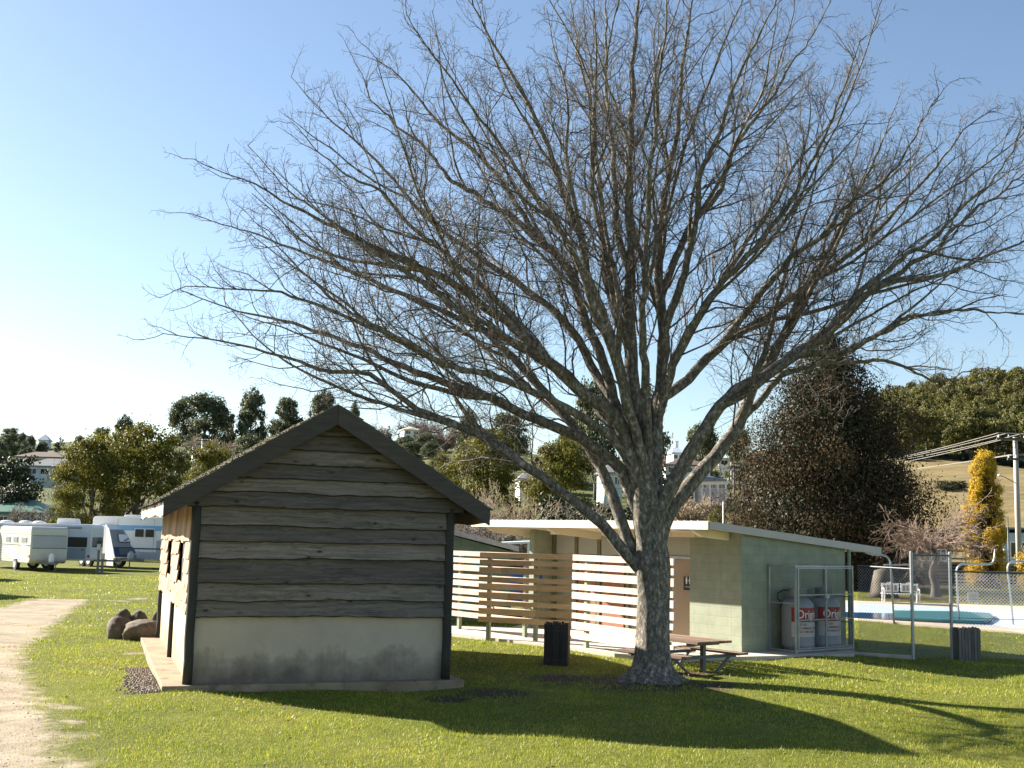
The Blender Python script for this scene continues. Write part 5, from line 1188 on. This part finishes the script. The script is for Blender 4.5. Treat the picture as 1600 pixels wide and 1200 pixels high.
# hillside rail fence and road bank
fa, fb = atY(1105, 738, 235), atY(1180, 731, 240); t = thing('rail_fence', 'white post and rail fence across the slope below the cream house', 'fence', (fa.x, fa.y, fa.z)); d = fb - fa
mb = MB()
for z in (.0, .9): mb.bar((0, 0, z), (d.x, d.y, d.z + z), .12, .25)
mb.build('rails', wh, t)
for k in range(5): mb = MB(); p = d * (k / 4); mb.box(p.x - .15, p.x + .15, p.y - .1, p.y + .1, p.z - 3, p.z + 1.6); mb.build('fence_post', wh, t)
fa, fb = atY(1060, 756, 190), atY(1160, 754, 192); t = thing('guard_rail', 'pale guard rail along the road bank above the dry scrub', 'guard rail', (fa.x, fa.y, fa.z)); d = fb - fa
mb = MB(); mb.bar((0, 0, 0), tuple(d), .1, .5); mb.build('rail', crm, t)
mb = MB()
for k in range(9): p = d * (k / 8); mb.box(p.x - .08, p.x + .08, p.y, p.y + .15, p.z - 3, p.z + .1)
mb.build('rail_posts', M['galv'], t)

# ------------------------------------------------------------------ poles and wires
def pole(name, label, px, Y, ytop, r_, mat, arms=(), group=None):
    x = atY(px, 800, Y).x; z0 = H(x, Y); zt_ = atY(px, ytop, Y).z; t = thing(name, label, 'pole', (x, Y, z0), 0, group)
    mb = MB(); mb.tube([(0, 0, -.3), (0, 0, zt_ - z0)], [r_ * 1.15, r_ * .85], 10); mb.build('pole', mat, t, smooth=True)
    for (dz, l, off) in arms:
        mb = MB(); mb.box(off - l / 2, off + l / 2, -r_ - .12, -r_, zt_ - z0 - dz - .07, zt_ - z0 - dz + .07); am = mb.build('crossarm', M['timber_grey'], t)
        for s in (-.45, -.2, .2, .45):
            mb = MB(); mb.lathe([(.045, 0), (.06, .06), (.045, .12), (.03, .2)], 8, (off + s * l, -r_ - .06, zt_ - z0 - dz + .07)); mb.build('insulator', M['white_paint'], am)
    return t, (x, Y, zt_)
pw, ptop = pole('power_pole', 'grey power pole with two crossarms and a street lamp at the right edge', 1590, 76, 683, .17, plain('pole_wood', (.36, .34, .31), .8, .12, 2), ((.15, 2.6, 0.0), (1.45, 1.9, .3)))
zr2 = ptop[2] - H(ptop[0], 76)
mb = MB(); mb.tube([(-.1, -.1, zr2 - 3.0), (-.8, -.2, zr2 - 2.65), (-1.15, -.2, zr2 - 2.55)], .025, 6); ar = mb.build('lamp_arm', M['galv_dark'], pw)
mb = MB(); mb.lathe([(.02, .1), (.1, .04), (.11, -.02), (.06, -.07)], 10, (-1.2, -.2, zr2 - 2.53)); mb.build('lamp_head', M['white_paint'], ar)
pole('fence_pole', 'thin grey steel pole between the golden conifer and the power pole', 1574, 58, 808, .035, M['galv_dark'])
pole('hill_pole', 'white topped power pole on the left hill beside the golden wattle', 310, 180, 686, .12, M['white_paint'], ((.2, 1.8, 0),), 'poles on the left hill')
pole('hill_pole', 'grey power pole on the left hill, just left of the white topped one', 296, 185, 698, .1, M['galv'], ((.2, 1.8, 0),), 'poles on the left hill')
pole('mast', 'tall thin radio mast on the left skyline', 62, 440, 668, .14, M['galv'], (), 'masts on the left skyline'); pole('mast', 'shorter thin mast on the left skyline', 59, 440, 680, .14, M['galv'], (), 'masts on the left skyline')
pole('slope_pole', 'pale post by the rail fence below the cream house', 1147, 170, 726, .16, M['timber_grey'], ((.3, 1.2, 0),))
pole('flag_pole', 'thin white pole just behind the block roof', 1130, 60, 784, .035, M['white_paint'])
def wire(name, label, pts3, r_, sag, mat, group):
    a, b = Vector(pts3[0]), Vector(pts3[1]); mb = MB(); P = [a + (b - a) * t - Vector((0, 0, sag * 4 * t * (1 - t))) - a for t in np.linspace(0, 1, 24)]
    mb.tube(P, r_, 4); o = mb.build(name, mat, None); o.location = a; return tag(o, label, 'power line', group)
wmat = plain('cable', (.3, .285, .26), .6, .1, 2)
for k, (dx, dz, py) in enumerate([(-1.1, .25, 706), (-.5, .25, 708), (.5, .25, 710), (-.9, -.2, 716), (.2, -1.1, 731), (-.3, -1.15, 733)]):
    e = atY(1180, py + 28 - k * 2, 150); wire('power_line', ['uppermost', 'second highest', 'third highest', 'fourth', 'fifth', 'lowest'][k] + ' cable of the run from the right power pole to the bronze conifer', ((ptop[0] + dx, 76, ptop[2] + dz), tuple(e)), .02, 1.0 if k < 4 else .5, wmat, 'cables from the right power pole')
    wire('power_line', ['uppermost', 'second highest', 'third highest', 'fourth', 'fifth', 'lowest'][k] + ' short cable leaving the power pole at the right edge', ((ptop[0] + dx, 76, ptop[2] + dz), (ptop[0] + 40, 70, ptop[2] + dz + .6)), .02, .6, wmat, 'cables leaving the photo at right')
for k, (p0, p1, Y0, Y1) in enumerate([((276, 682), (309, 691), 170, 180), ((309, 691), (420, 712), 180, 200), ((290, 695), (420, 716), 175, 200), ((670, 728), (985, 742), 150, 150), ((672, 733), (985, 757), 150, 150), ((778, 750), (1010, 764), 160, 160)]):
    wire('power_line', ['short cable left of the white topped pole', 'cable from the white topped pole to the hut roof', 'lower cable above the golden wattle by the hut', 'cable over the wattle right of the hut', 'lower cable over the wattle right of the hut', 'pale cable crossing behind the low left limb'][k], (atY(*p0, Y0), atY(*p1, Y1)), .05, .3, wmat, 'cables strung across the hillside')

# ------------------------------------------------------------------ caravans
M['van_white'] = plain('van_white', (.72, .72, .71), .35, .04, 1.5); M['van_grey'] = plain('van_grey', (.34, .37, .40), .4, .05, 1.5); M['van_blue'] = plain('van_blue', (.16, .38, .6), .4, .05, 2); M['navy'] = plain('navy_paint', (.02, .035, .10), .35, .1, 2)
M['cream_van'] = plain('aged_van', (.5, .49, .44), .45, .08, 1.5)
def wheel(par, x, y, r_):
    mb = MB(); mb.tube([(x, y - .1, r_), (x, y + .1, r_)], r_, 18); wv = mb.build('wheel', M['tyre'], par)
    mb = MB(); s = -1 if y < 0 else 1; mb.tube([(x, y + s * .085, r_), (x, y + s * .12, r_)], r_ * .55, 14); mb.build('rim', M['white_paint'], wv)
def rounded(L0, L1, z0, z1, r0, r1, rb=.15):
    """side outline, front at +x"""
    P = []
    def arc(cx, cz, r_, a0, a1, n=6):
        for k in range(n + 1): a = a0 + (a1 - a0) * k / n; P.append((cx + r_ * math.cos(a), cz + r_ * math.sin(a)))
    arc(L1 - r1, z1 - r1, r1, 0, math.pi / 2); arc(L0 + r0, z1 - r0, r0, math.pi / 2, math.pi); arc(L0 + rb, z0 + rb, rb, math.pi, 1.5 * math.pi); arc(L1 - rb, z0 + rb, rb, 1.5 * math.pi, 2 * math.pi); return P
def van(name, label, loc_, rz, outline, W2, body, group='caravans parked on the grass'):
    t = thing(name, label, 'caravan', loc_, rz, group); mb = MB(); mb.prism(outline, -W2, W2); mb.build('body', body, t, bevel=.05); return t
def patch(name, par, mat, x0, x1, z0, z1, y, th=.02):
    mb = MB(); mb.box(x0, x1, min(y, y + (th if y > 0 else -th)), max(y, y + (th if y > 0 else -th)), z0, z1); return mb.build(name, mat, par)
def endpatch(name, par, mat, y0, y1, z0, z1, x, th=.02):
    mb = MB(); mb.box(x, x + th, y0, y1, z0, z1); return mb.build(name, mat, par)
def place(px, py, rz, dx, dy):
    """ground point seen at (px, py) is the body corner (dx, dy) of a vehicle turned by rz"""
    g_ = atZ(px, py); return (g_.x - (dx * math.cos(rz) - dy * math.sin(rz)), g_.y - (dx * math.sin(rz) + dy * math.cos(rz)), 0)
rz = R(-50); LA, WA = 5.6, 1.0
cA = van('caravan', 'old ribbed cream caravan at the left edge, nearest of the row, with two small windows', place(45, 893, rz, 0, -WA), rz, rounded(-LA, 0, .42, 2.42, .5, .22, .35), WA, M['cream_van'])
mb = MB()
for k in range(9): z = .62 + k * .1; mb.box(-LA + .35, -.25 - (.15 if k < 2 else 0), -WA - .02, -WA, z, z + .03)
for k in range(4): z = 2.02 + k * .08; mb.box(-LA + .4, -.05, -WA - .02, -WA, z, z + .025)
mb.build('side_ribs', M['van_white'], cA)
for x0, x1 in ((-2.9, -2.2), (-1.5, -.7), (-4.2, -3.5)):
    f_ = patch('window', cA, M['van_white'], x0 - .07, x1 + .07, 1.5, 1.86, -WA); patch('pane', f_, M['grey_glass'], x0, x1, 1.55, 1.82, -WA - .02)
patch('door_shutter', cA, M['van_white'], -1.5, -.75, 1.2, 1.4, -WA)
endpatch('front_boarding', cA, M['van_grey'], -.9, .9, 1.28, 1.92, .0); endpatch('front_trim', cA, M['galv_dark'], -.92, .92, 1.24, 1.275, .0, .03); endpatch('front_trim', cA, M['galv_dark'], -.92, .92, 1.925, 1.95, .0, .03)
wheel(cA, -2.3, -WA + .05, .32); wheel(cA, -2.3, WA - .05, .32)
mb = MB(); mb.bar((0, -.5, .45), (1.3, 0, .45), .07, .1); mb.bar((0, .5, .45), (1.3, 0, .45), .07, .1); mb.tube([(1.2, 0, 0), (1.2, 0, .6)], .03, 8); mb.build('drawbar', M['galv_dark'], cA)
mb = MB(); mb.lathe([(.13, .5), (.15, .55), (.15, .85), (.1, .95), (.05, 1.0)], 12, (.45, 0, 0)); mb.build('gas_bottle', M['white_paint'], cA)
rz = 0.03; LB, WB = 6.4, 1.12
cB = van('caravan', 'white caravan with a dark window band and roof air conditioner, second in the row', place(140, 890, rz, 0, -WB), rz, rounded(-LB, 0, .5, 2.62, .3, .25, .15), WB, M['van_white'])
patch('window_band', cB, M['bronze_glass'], -4.4, -.25, 1.28, 1.86, -WB); f_ = patch('hopper_window', cB, M['van_grey'], -2.2, -1.45, 1.5, 1.84, -WB - .02); endpatch('front_window', cB, M['bronze_glass'], -.95, .95, 1.28, 1.86, 0)
patch('door', cB, M['van_grey'], -1.3, -.3, .6, 1.24, -WB); patch('door_lock', cB, M['black_rubber'], -.55, -.4, 1.1, 1.15, -WB - .02)
mb = MB(); mb.prism([(-2.35, 2.62), (-1.15, 2.62), (-1.25, 2.93), (-2.3, 2.95)], -.4, .4); mb.build('air_conditioner', M['van_white'], cB, bevel=.05)
for x in (-5.4, -4.3, -3.5): mb = MB(); mb.lathe([(.38, 2.6), (.36, 2.68), (.25, 2.74), (.05, 2.76)], 14, (x, 0, 0)); mb.build('roof_vent', M['white_paint'], cB, smooth=True)
wheel(cB, -3.3, -WB + .1, .34); wheel(cB, -2.5, -WB + .1, .34)
mb = MB(); mb.bar((0, -.5, .5), (1.4, 0, .5), .07, .1); mb.bar((0, .5, .5), (1.4, 0, .5), .07, .1); mb.tube([(1.2, 0, 0), (1.2, 0, .7)], .03, 8); mb.build('drawbar', M['galv_dark'], cB)
rz = R(-40); WC = .98
outC = [(-.1, .6), (.02, .62), (-.1, .75), (-.85, 2.35), (-1.2, 2.62), (-6, 2.62), (-6, .5), (-.3, .5)]
cC = van('caravan', 'modern white caravan with a raked nose, dark stone guard and a small framed badge', place(178, 888, rz, -.05, -WC), rz, outC, WC, M['van_white'])
def nose(name, mat, par, t0, t1, y0, y1, off=.012):
    a, b = Vector((-.1, 0, .75)), Vector((-.85, 0, 2.35)); n_ = Vector((1.6, 0, .75)).normalized() * off; p, q = a + (b - a) * t0 + n_, a + (b - a) * t1 + n_; e = Vector((n_.x, 0, n_.z)).normalized() * .02
    mb = MB(); mb.add([(p.x, y0, p.z), (p.x, y1, p.z), (q.x, y1, q.z), (q.x, y0, q.z), (p.x + e.x, y0, p.z + e.z), (p.x + e.x, y1, p.z + e.z), (q.x + e.x, y1, q.z + e.z), (q.x + e.x, y0, q.z + e.z)], [(3, 2, 1, 0), (4, 5, 6, 7), (0, 1, 5, 4), (1, 2, 6, 5), (2, 3, 7, 6), (3, 0, 4, 7)]); return mb.build(name, mat, par)
nose('nose_panel', M['van_grey'], cC, .34, 1.0, -.96, .96, .0); nose('stone_guard', M['navy'], cC, -.05, .33, -.96, .96); gd = nose('guard_panel', M['galv_dark'], cC, .02, .28, -.6, .75, .035)
bd = nose('badge', M['navy'], cC, .5, .82, -.5, .55, .03); nose('badge_panel', M['van_white'], bd, .525, .795, -.46, .51, .055)
mb = MB(); mb.bar((-.42, -.18, 1.72), (-.46, -.08, 1.66), .03, .05); mb.bar((-.46, -.08, 1.66), (-.46, .16, 1.82), .03, .06); o_ = mb.build('badge_tick', M['navy'], bd)
mb = MB()
for k in range(6): nose('nose_lettering', M['van_blue'], cC, .885, .915, -.42 + k * .15, -.32 + k * .15, .03)
patch('tool_box', cC, M['white_paint'], -.9, -.2, .15, .58, -WC + .02); wheel(cC, -3, -WC + .1, .36); wheel(cC, -3.8, -WC + .1, .36)
mb = MB(); mb.bar((0, -.5, .5), (1.5, 0, .5), .07, .12); mb.bar((0, .5, .5), (1.5, 0, .5), .07, .12); mb.tube([(1.0, -.6, 0), (1.0, -.6, .5)], .04, 8); mb.build('drawbar', M['galv_dark'], cC)
for y in (-.25, .25): mb = MB(); mb.lathe([(.1, .5), (.2, .55), (.21, .75), (.2, .9), (.1, 1.0), (.05, 1.05)], 12, (.55, y, 0)); mb.build('gas_bottle', M['van_grey'], cC, smooth=True)
rz = -.04; WD = 1.2
g_ = atZ(141, 886); cD = van('motorhome', 'long pale motorhome with a blue stripe under its roof, half hidden by the hut', (g_.x, g_.y + 1.2, 0), rz, rounded(0, 9.2, .75, 3.15, .25, .5, .1), WD, M['van_white']); cD['category'] = 'motorhome'
patch('blue_stripe', cD, M['van_blue'], 0.4, 9.0, 2.3, 2.62, -WD); patch('lower_skirt', cD, M['van_grey'], .3, 8.8, .55, 1.0, -WD - .0); patch('navy_line', cD, M['navy'], 2.6, 8.6, 1.16, 1.24, -WD)
for x0 in (2.75, 3.4): f_ = patch('window', cD, M['white_paint'], x0 - .05, x0 + .58, 1.88, 2.44, -WD - .021); patch('pane', f_, M['bronze_glass'], x0, x0 + .54, 1.92, 2.4, -WD - .042)
patch('window', cD, M['bronze_glass'], 4.9, 5.9, 1.6, 2.2, -WD); patch('door', cD, M['van_grey'], 4.1, 4.75, 1.0, 1.72, -WD, .015)
mb = MB(); mb.box(1.7, 2.5, -.5, .5, 3.15, 3.28); mb.box(4.3, 5.4, -.6, .6, 3.15, 3.3); mb.build('roof_hatch', M['van_white'], cD, bevel=.03)
wheel(cD, 1.8, -WD + .1, .42); wheel(cD, 7.4, -WD + .1, .42)
mb = MB(); mb.tube([(-5.6, -WB - .06, 2.42), (-.6, -WB - .06, 2.42)], .06, 10); mb.build('awning_roll', M['van_grey'], cB)
for (v_, x_, z_, y_) in ((cA, -.12, .8, -WA), (cB, -.12, .75, -WB), (cB, -6.2, .75, -WB), (cD, .3, 1.3, -WD)): patch('marker_lamp', v_, M['red_label'], x_ - .06, x_ + .06, z_ - .05, z_ + .08, y_)
for x_ in (1.6, 3.9, 6.3): patch('seam_strip', cD, M['van_grey'], x_, x_ + .025, 1.0, 3.0, -WD, .012)
for x_ in (-5.2, -2.9, -1.34): patch('seam_strip', cB, M['van_grey'], x_, x_ + .02, .55, 2.5, -WB, .01)
patch('seam_strip', cA, M['galv_dark'], -LA + .3, -.05, 1.38, 1.41, -WA, .022)
# power heads / stakes beside the caravans
for px, pyb, h, lab in ((254, 888, 1.9, 'grey post with a power box beside the hut and the motorhome'), (152, 896, 1.5, 'dark steel stake in front of the second caravan'), (159, 895, 1.0, 'shorter dark stake in front of the second caravan')):
    p = atZ(px, pyb); t = thing('power_post', lab, 'post', (p.x, p.y, 0), 0, 'posts among the caravans'); mb = MB(); mb.box(-.05, .05, -.05, .05, 0, h); mb.build('post', M['galv_dark'], t)
    mb = MB(); mb.box(-.09, .09, -.08, .06, h - .25, h + .05); mb.build('power_box', M['galv'], t)
# two more vans beyond the left edge, whose shadows lie on the grass
def copy_tree(o, par=None):
    c = o.copy(); COL.objects.link(c)
    if par: c.parent = par
    for ch in list(o.children): copy_tree(ch, c)
    return c
for loc_, lab in (((-26.2, 55.6, 0), 'white caravan out of view at left, casting the upper shadow on the grass'), ((-20.6, 43.2, 0), 'white caravan out of view at left, casting the lower shadow over the track')):
    c = copy_tree(cB); c.location = loc_; c['label'] = lab
# ------------------------------------------------------------------ grass blades on the lawn
def grass():
    r = np.random.default_rng(3); Vs = []
    for (y0, y1, n, wd, ht) in ((8.2, 13, 150000, .005, .031), (13, 20, 165000, .0075, .034), (20, 30, 140000, .012, .04), (30, 62, 150000, .026, .048)):
        y = np.sqrt(r.uniform(y0 ** 2, y1 ** 2, n)); x = r.uniform(-.475, .475, n) * y
        keep = (dirt_at(x, y) + r.normal(size=n) * .16 < .42) & (soil_at(x, y) + r.normal(size=n) * .22 < .5)
        for poly, mg in BLOCKERS: keep &= poly_sd(poly, x, y) > .02
        keep &= poly_sd(DECK, x, y) > .05
        # patchy growth
        pn = np.sin(x * 1.7 + 2 * np.sin(y * .9)) * np.cos(y * 1.3 + np.sin(x * 2.3)) ; keep &= r.uniform(-1.4, 1, n) < pn + .75
        x, y = x[keep], y[keep]; n = len(x); z = height(x, y)
        h = ht * r.uniform(.45, 1.25, n) * (1 + .35 * np.sin(x * 3.1 + y * 2.3) * np.sin(y * 2.9 - x)); tall = r.random(n) < .004; h = np.where(tall, h * 2.2, h)
        a = r.uniform(0, 2 * math.pi, n); b = r.uniform(0, 2 * math.pi, n); ln = h * r.uniform(.15, .9, n)
        ww = wd * r.uniform(.6, 1.3, n) * .5
        p0 = np.stack([x - ww * np.cos(a), y - ww * np.sin(a), z - .005], 1); p1 = np.stack([x + ww * np.cos(a), y + ww * np.sin(a), z - .005], 1)
        p2 = np.stack([x + ln * np.cos(b), y + ln * np.sin(b), z + h], 1); Vs.append(np.stack([p0, p1, p2], 1).reshape(-1, 3))
    n = 11000; y = np.sqrt(r.uniform(8.5 ** 2, 40 ** 2, n)); x = r.uniform(-.475, .475, n) * y     # coarse darker tufts in clumps
    cy = np.sqrt(r.uniform(8.5 ** 2, 36 ** 2, 520)); cxx = r.uniform(-.46, .46, 520) * cy; k = r.integers(0, 520, n); sg = r.uniform(.03, .16, 520)[k]
    x = cxx[k] + r.normal(size=n) * sg; y = cy[k] + r.normal(size=n) * sg; keep = dirt_at(x, y) + r.normal(size=n) * .15 < .75
    for poly, mg in BLOCKERS: keep &= poly_sd(poly, x, y) > .02
    x, y = x[keep], y[keep]; n = len(x); z = height(x, y); h = r.uniform(.02, .055, n); a = r.uniform(0, 2 * math.pi, n); b = r.uniform(0, 2 * math.pi, n); ln = h * r.uniform(.2, 1.0, n); ww = np.clip(y * .00045, .004, .012) * r.uniform(.7, 1.4, n)
    Vs.append(np.stack([np.stack([x - ww * np.cos(a), y - ww * np.sin(a), z - .005], 1), np.stack([x + ww * np.cos(a), y + ww * np.sin(a), z - .005], 1), np.stack([x + ln * np.cos(b), y + ln * np.sin(b), z + h], 1)], 1).reshape(-1, 3))
    V = np.concatenate(Vs); return np_mesh('grass', V, np.arange(len(V)).reshape(-1, 3))
def grassmat():
    m, nt, p = newmat('grass_blade'); v = coords(nt, world=True); geo = N(nt, 'ShaderNodeNewGeometry')
    n1 = noise(nt, v, .5, 4); n2 = noise(nt, v, 4, 4)
    f = math_(nt, 'ADD', math_(nt, 'ADD', math_(nt, 'MULTIPLY', n1, .55), math_(nt, 'MULTIPLY', n2, .3)), math_(nt, 'MULTIPLY', math_(nt, 'SUBTRACT', geo.outputs['Random Per Island'], .5), .5))
    c = ramp(nt, f, [(.15, (.10, .155, .014)), (.42, (.28, .33, .028)), (.62, (.46, .43, .055)), (.82, (.6, .5, .18))])
    nt.links.new(c, p.inputs['Base Color']); p.inputs['Roughness'].default_value = .45; p.inputs['Specular IOR Level'].default_value = .35
    tb = N(nt, 'ShaderNodeBsdfTranslucent'); nt.links.new(c, tb.inputs['Color']); mx = N(nt, 'ShaderNodeMixShader'); mx.inputs[0].default_value = .4
    nt.links.new(p.outputs[0], mx.inputs[1]); nt.links.new(tb.outputs[0], mx.inputs[2]); nt.links.new(mx.outputs[0], nt.nodes['Material Output'].inputs[0]); return m
tag(link_mesh('grass', grass(), grassmat()), kind='stuff')
# fallen leaves and bits lying on the lawn
mb = MB(); lr = random.Random(21)
for i in range(1500):
    y = lr.uniform(9, 34); x = lr.uniform(-.46, .46) * y
    if lr.random() < .55: x, y = TX + lr.gauss(0, 4.5), TY + lr.gauss(-2, 4)
    if y < 8 or float(dirt_at(np.array([x]), np.array([y]))[0]) > .8: continue
    z = H(x, y) + lr.uniform(.012, .045); s = lr.uniform(.012, .035); a = lr.uniform(0, 6.28); e = lr.uniform(-.5, .5) * s
    mb.tone = lr.random(); mb.add([(x + s * math.cos(a), y + s * math.sin(a), z + e), (x - s * .6 * math.sin(a), y + s * .6 * math.cos(a), z + .006), (x - s * math.cos(a), y - s * math.sin(a), z - e), (x + s * .6 * math.sin(a), y - s * .6 * math.cos(a), z)], [(0, 1, 2, 3)])
tag(mb.build('leaf_litter', wood('dead_leaf', (.10, .055, .025), (.34, .22, .11), grain=(5, 5, 5), knots=0, bmp=0), recalc=False), kind='stuff')
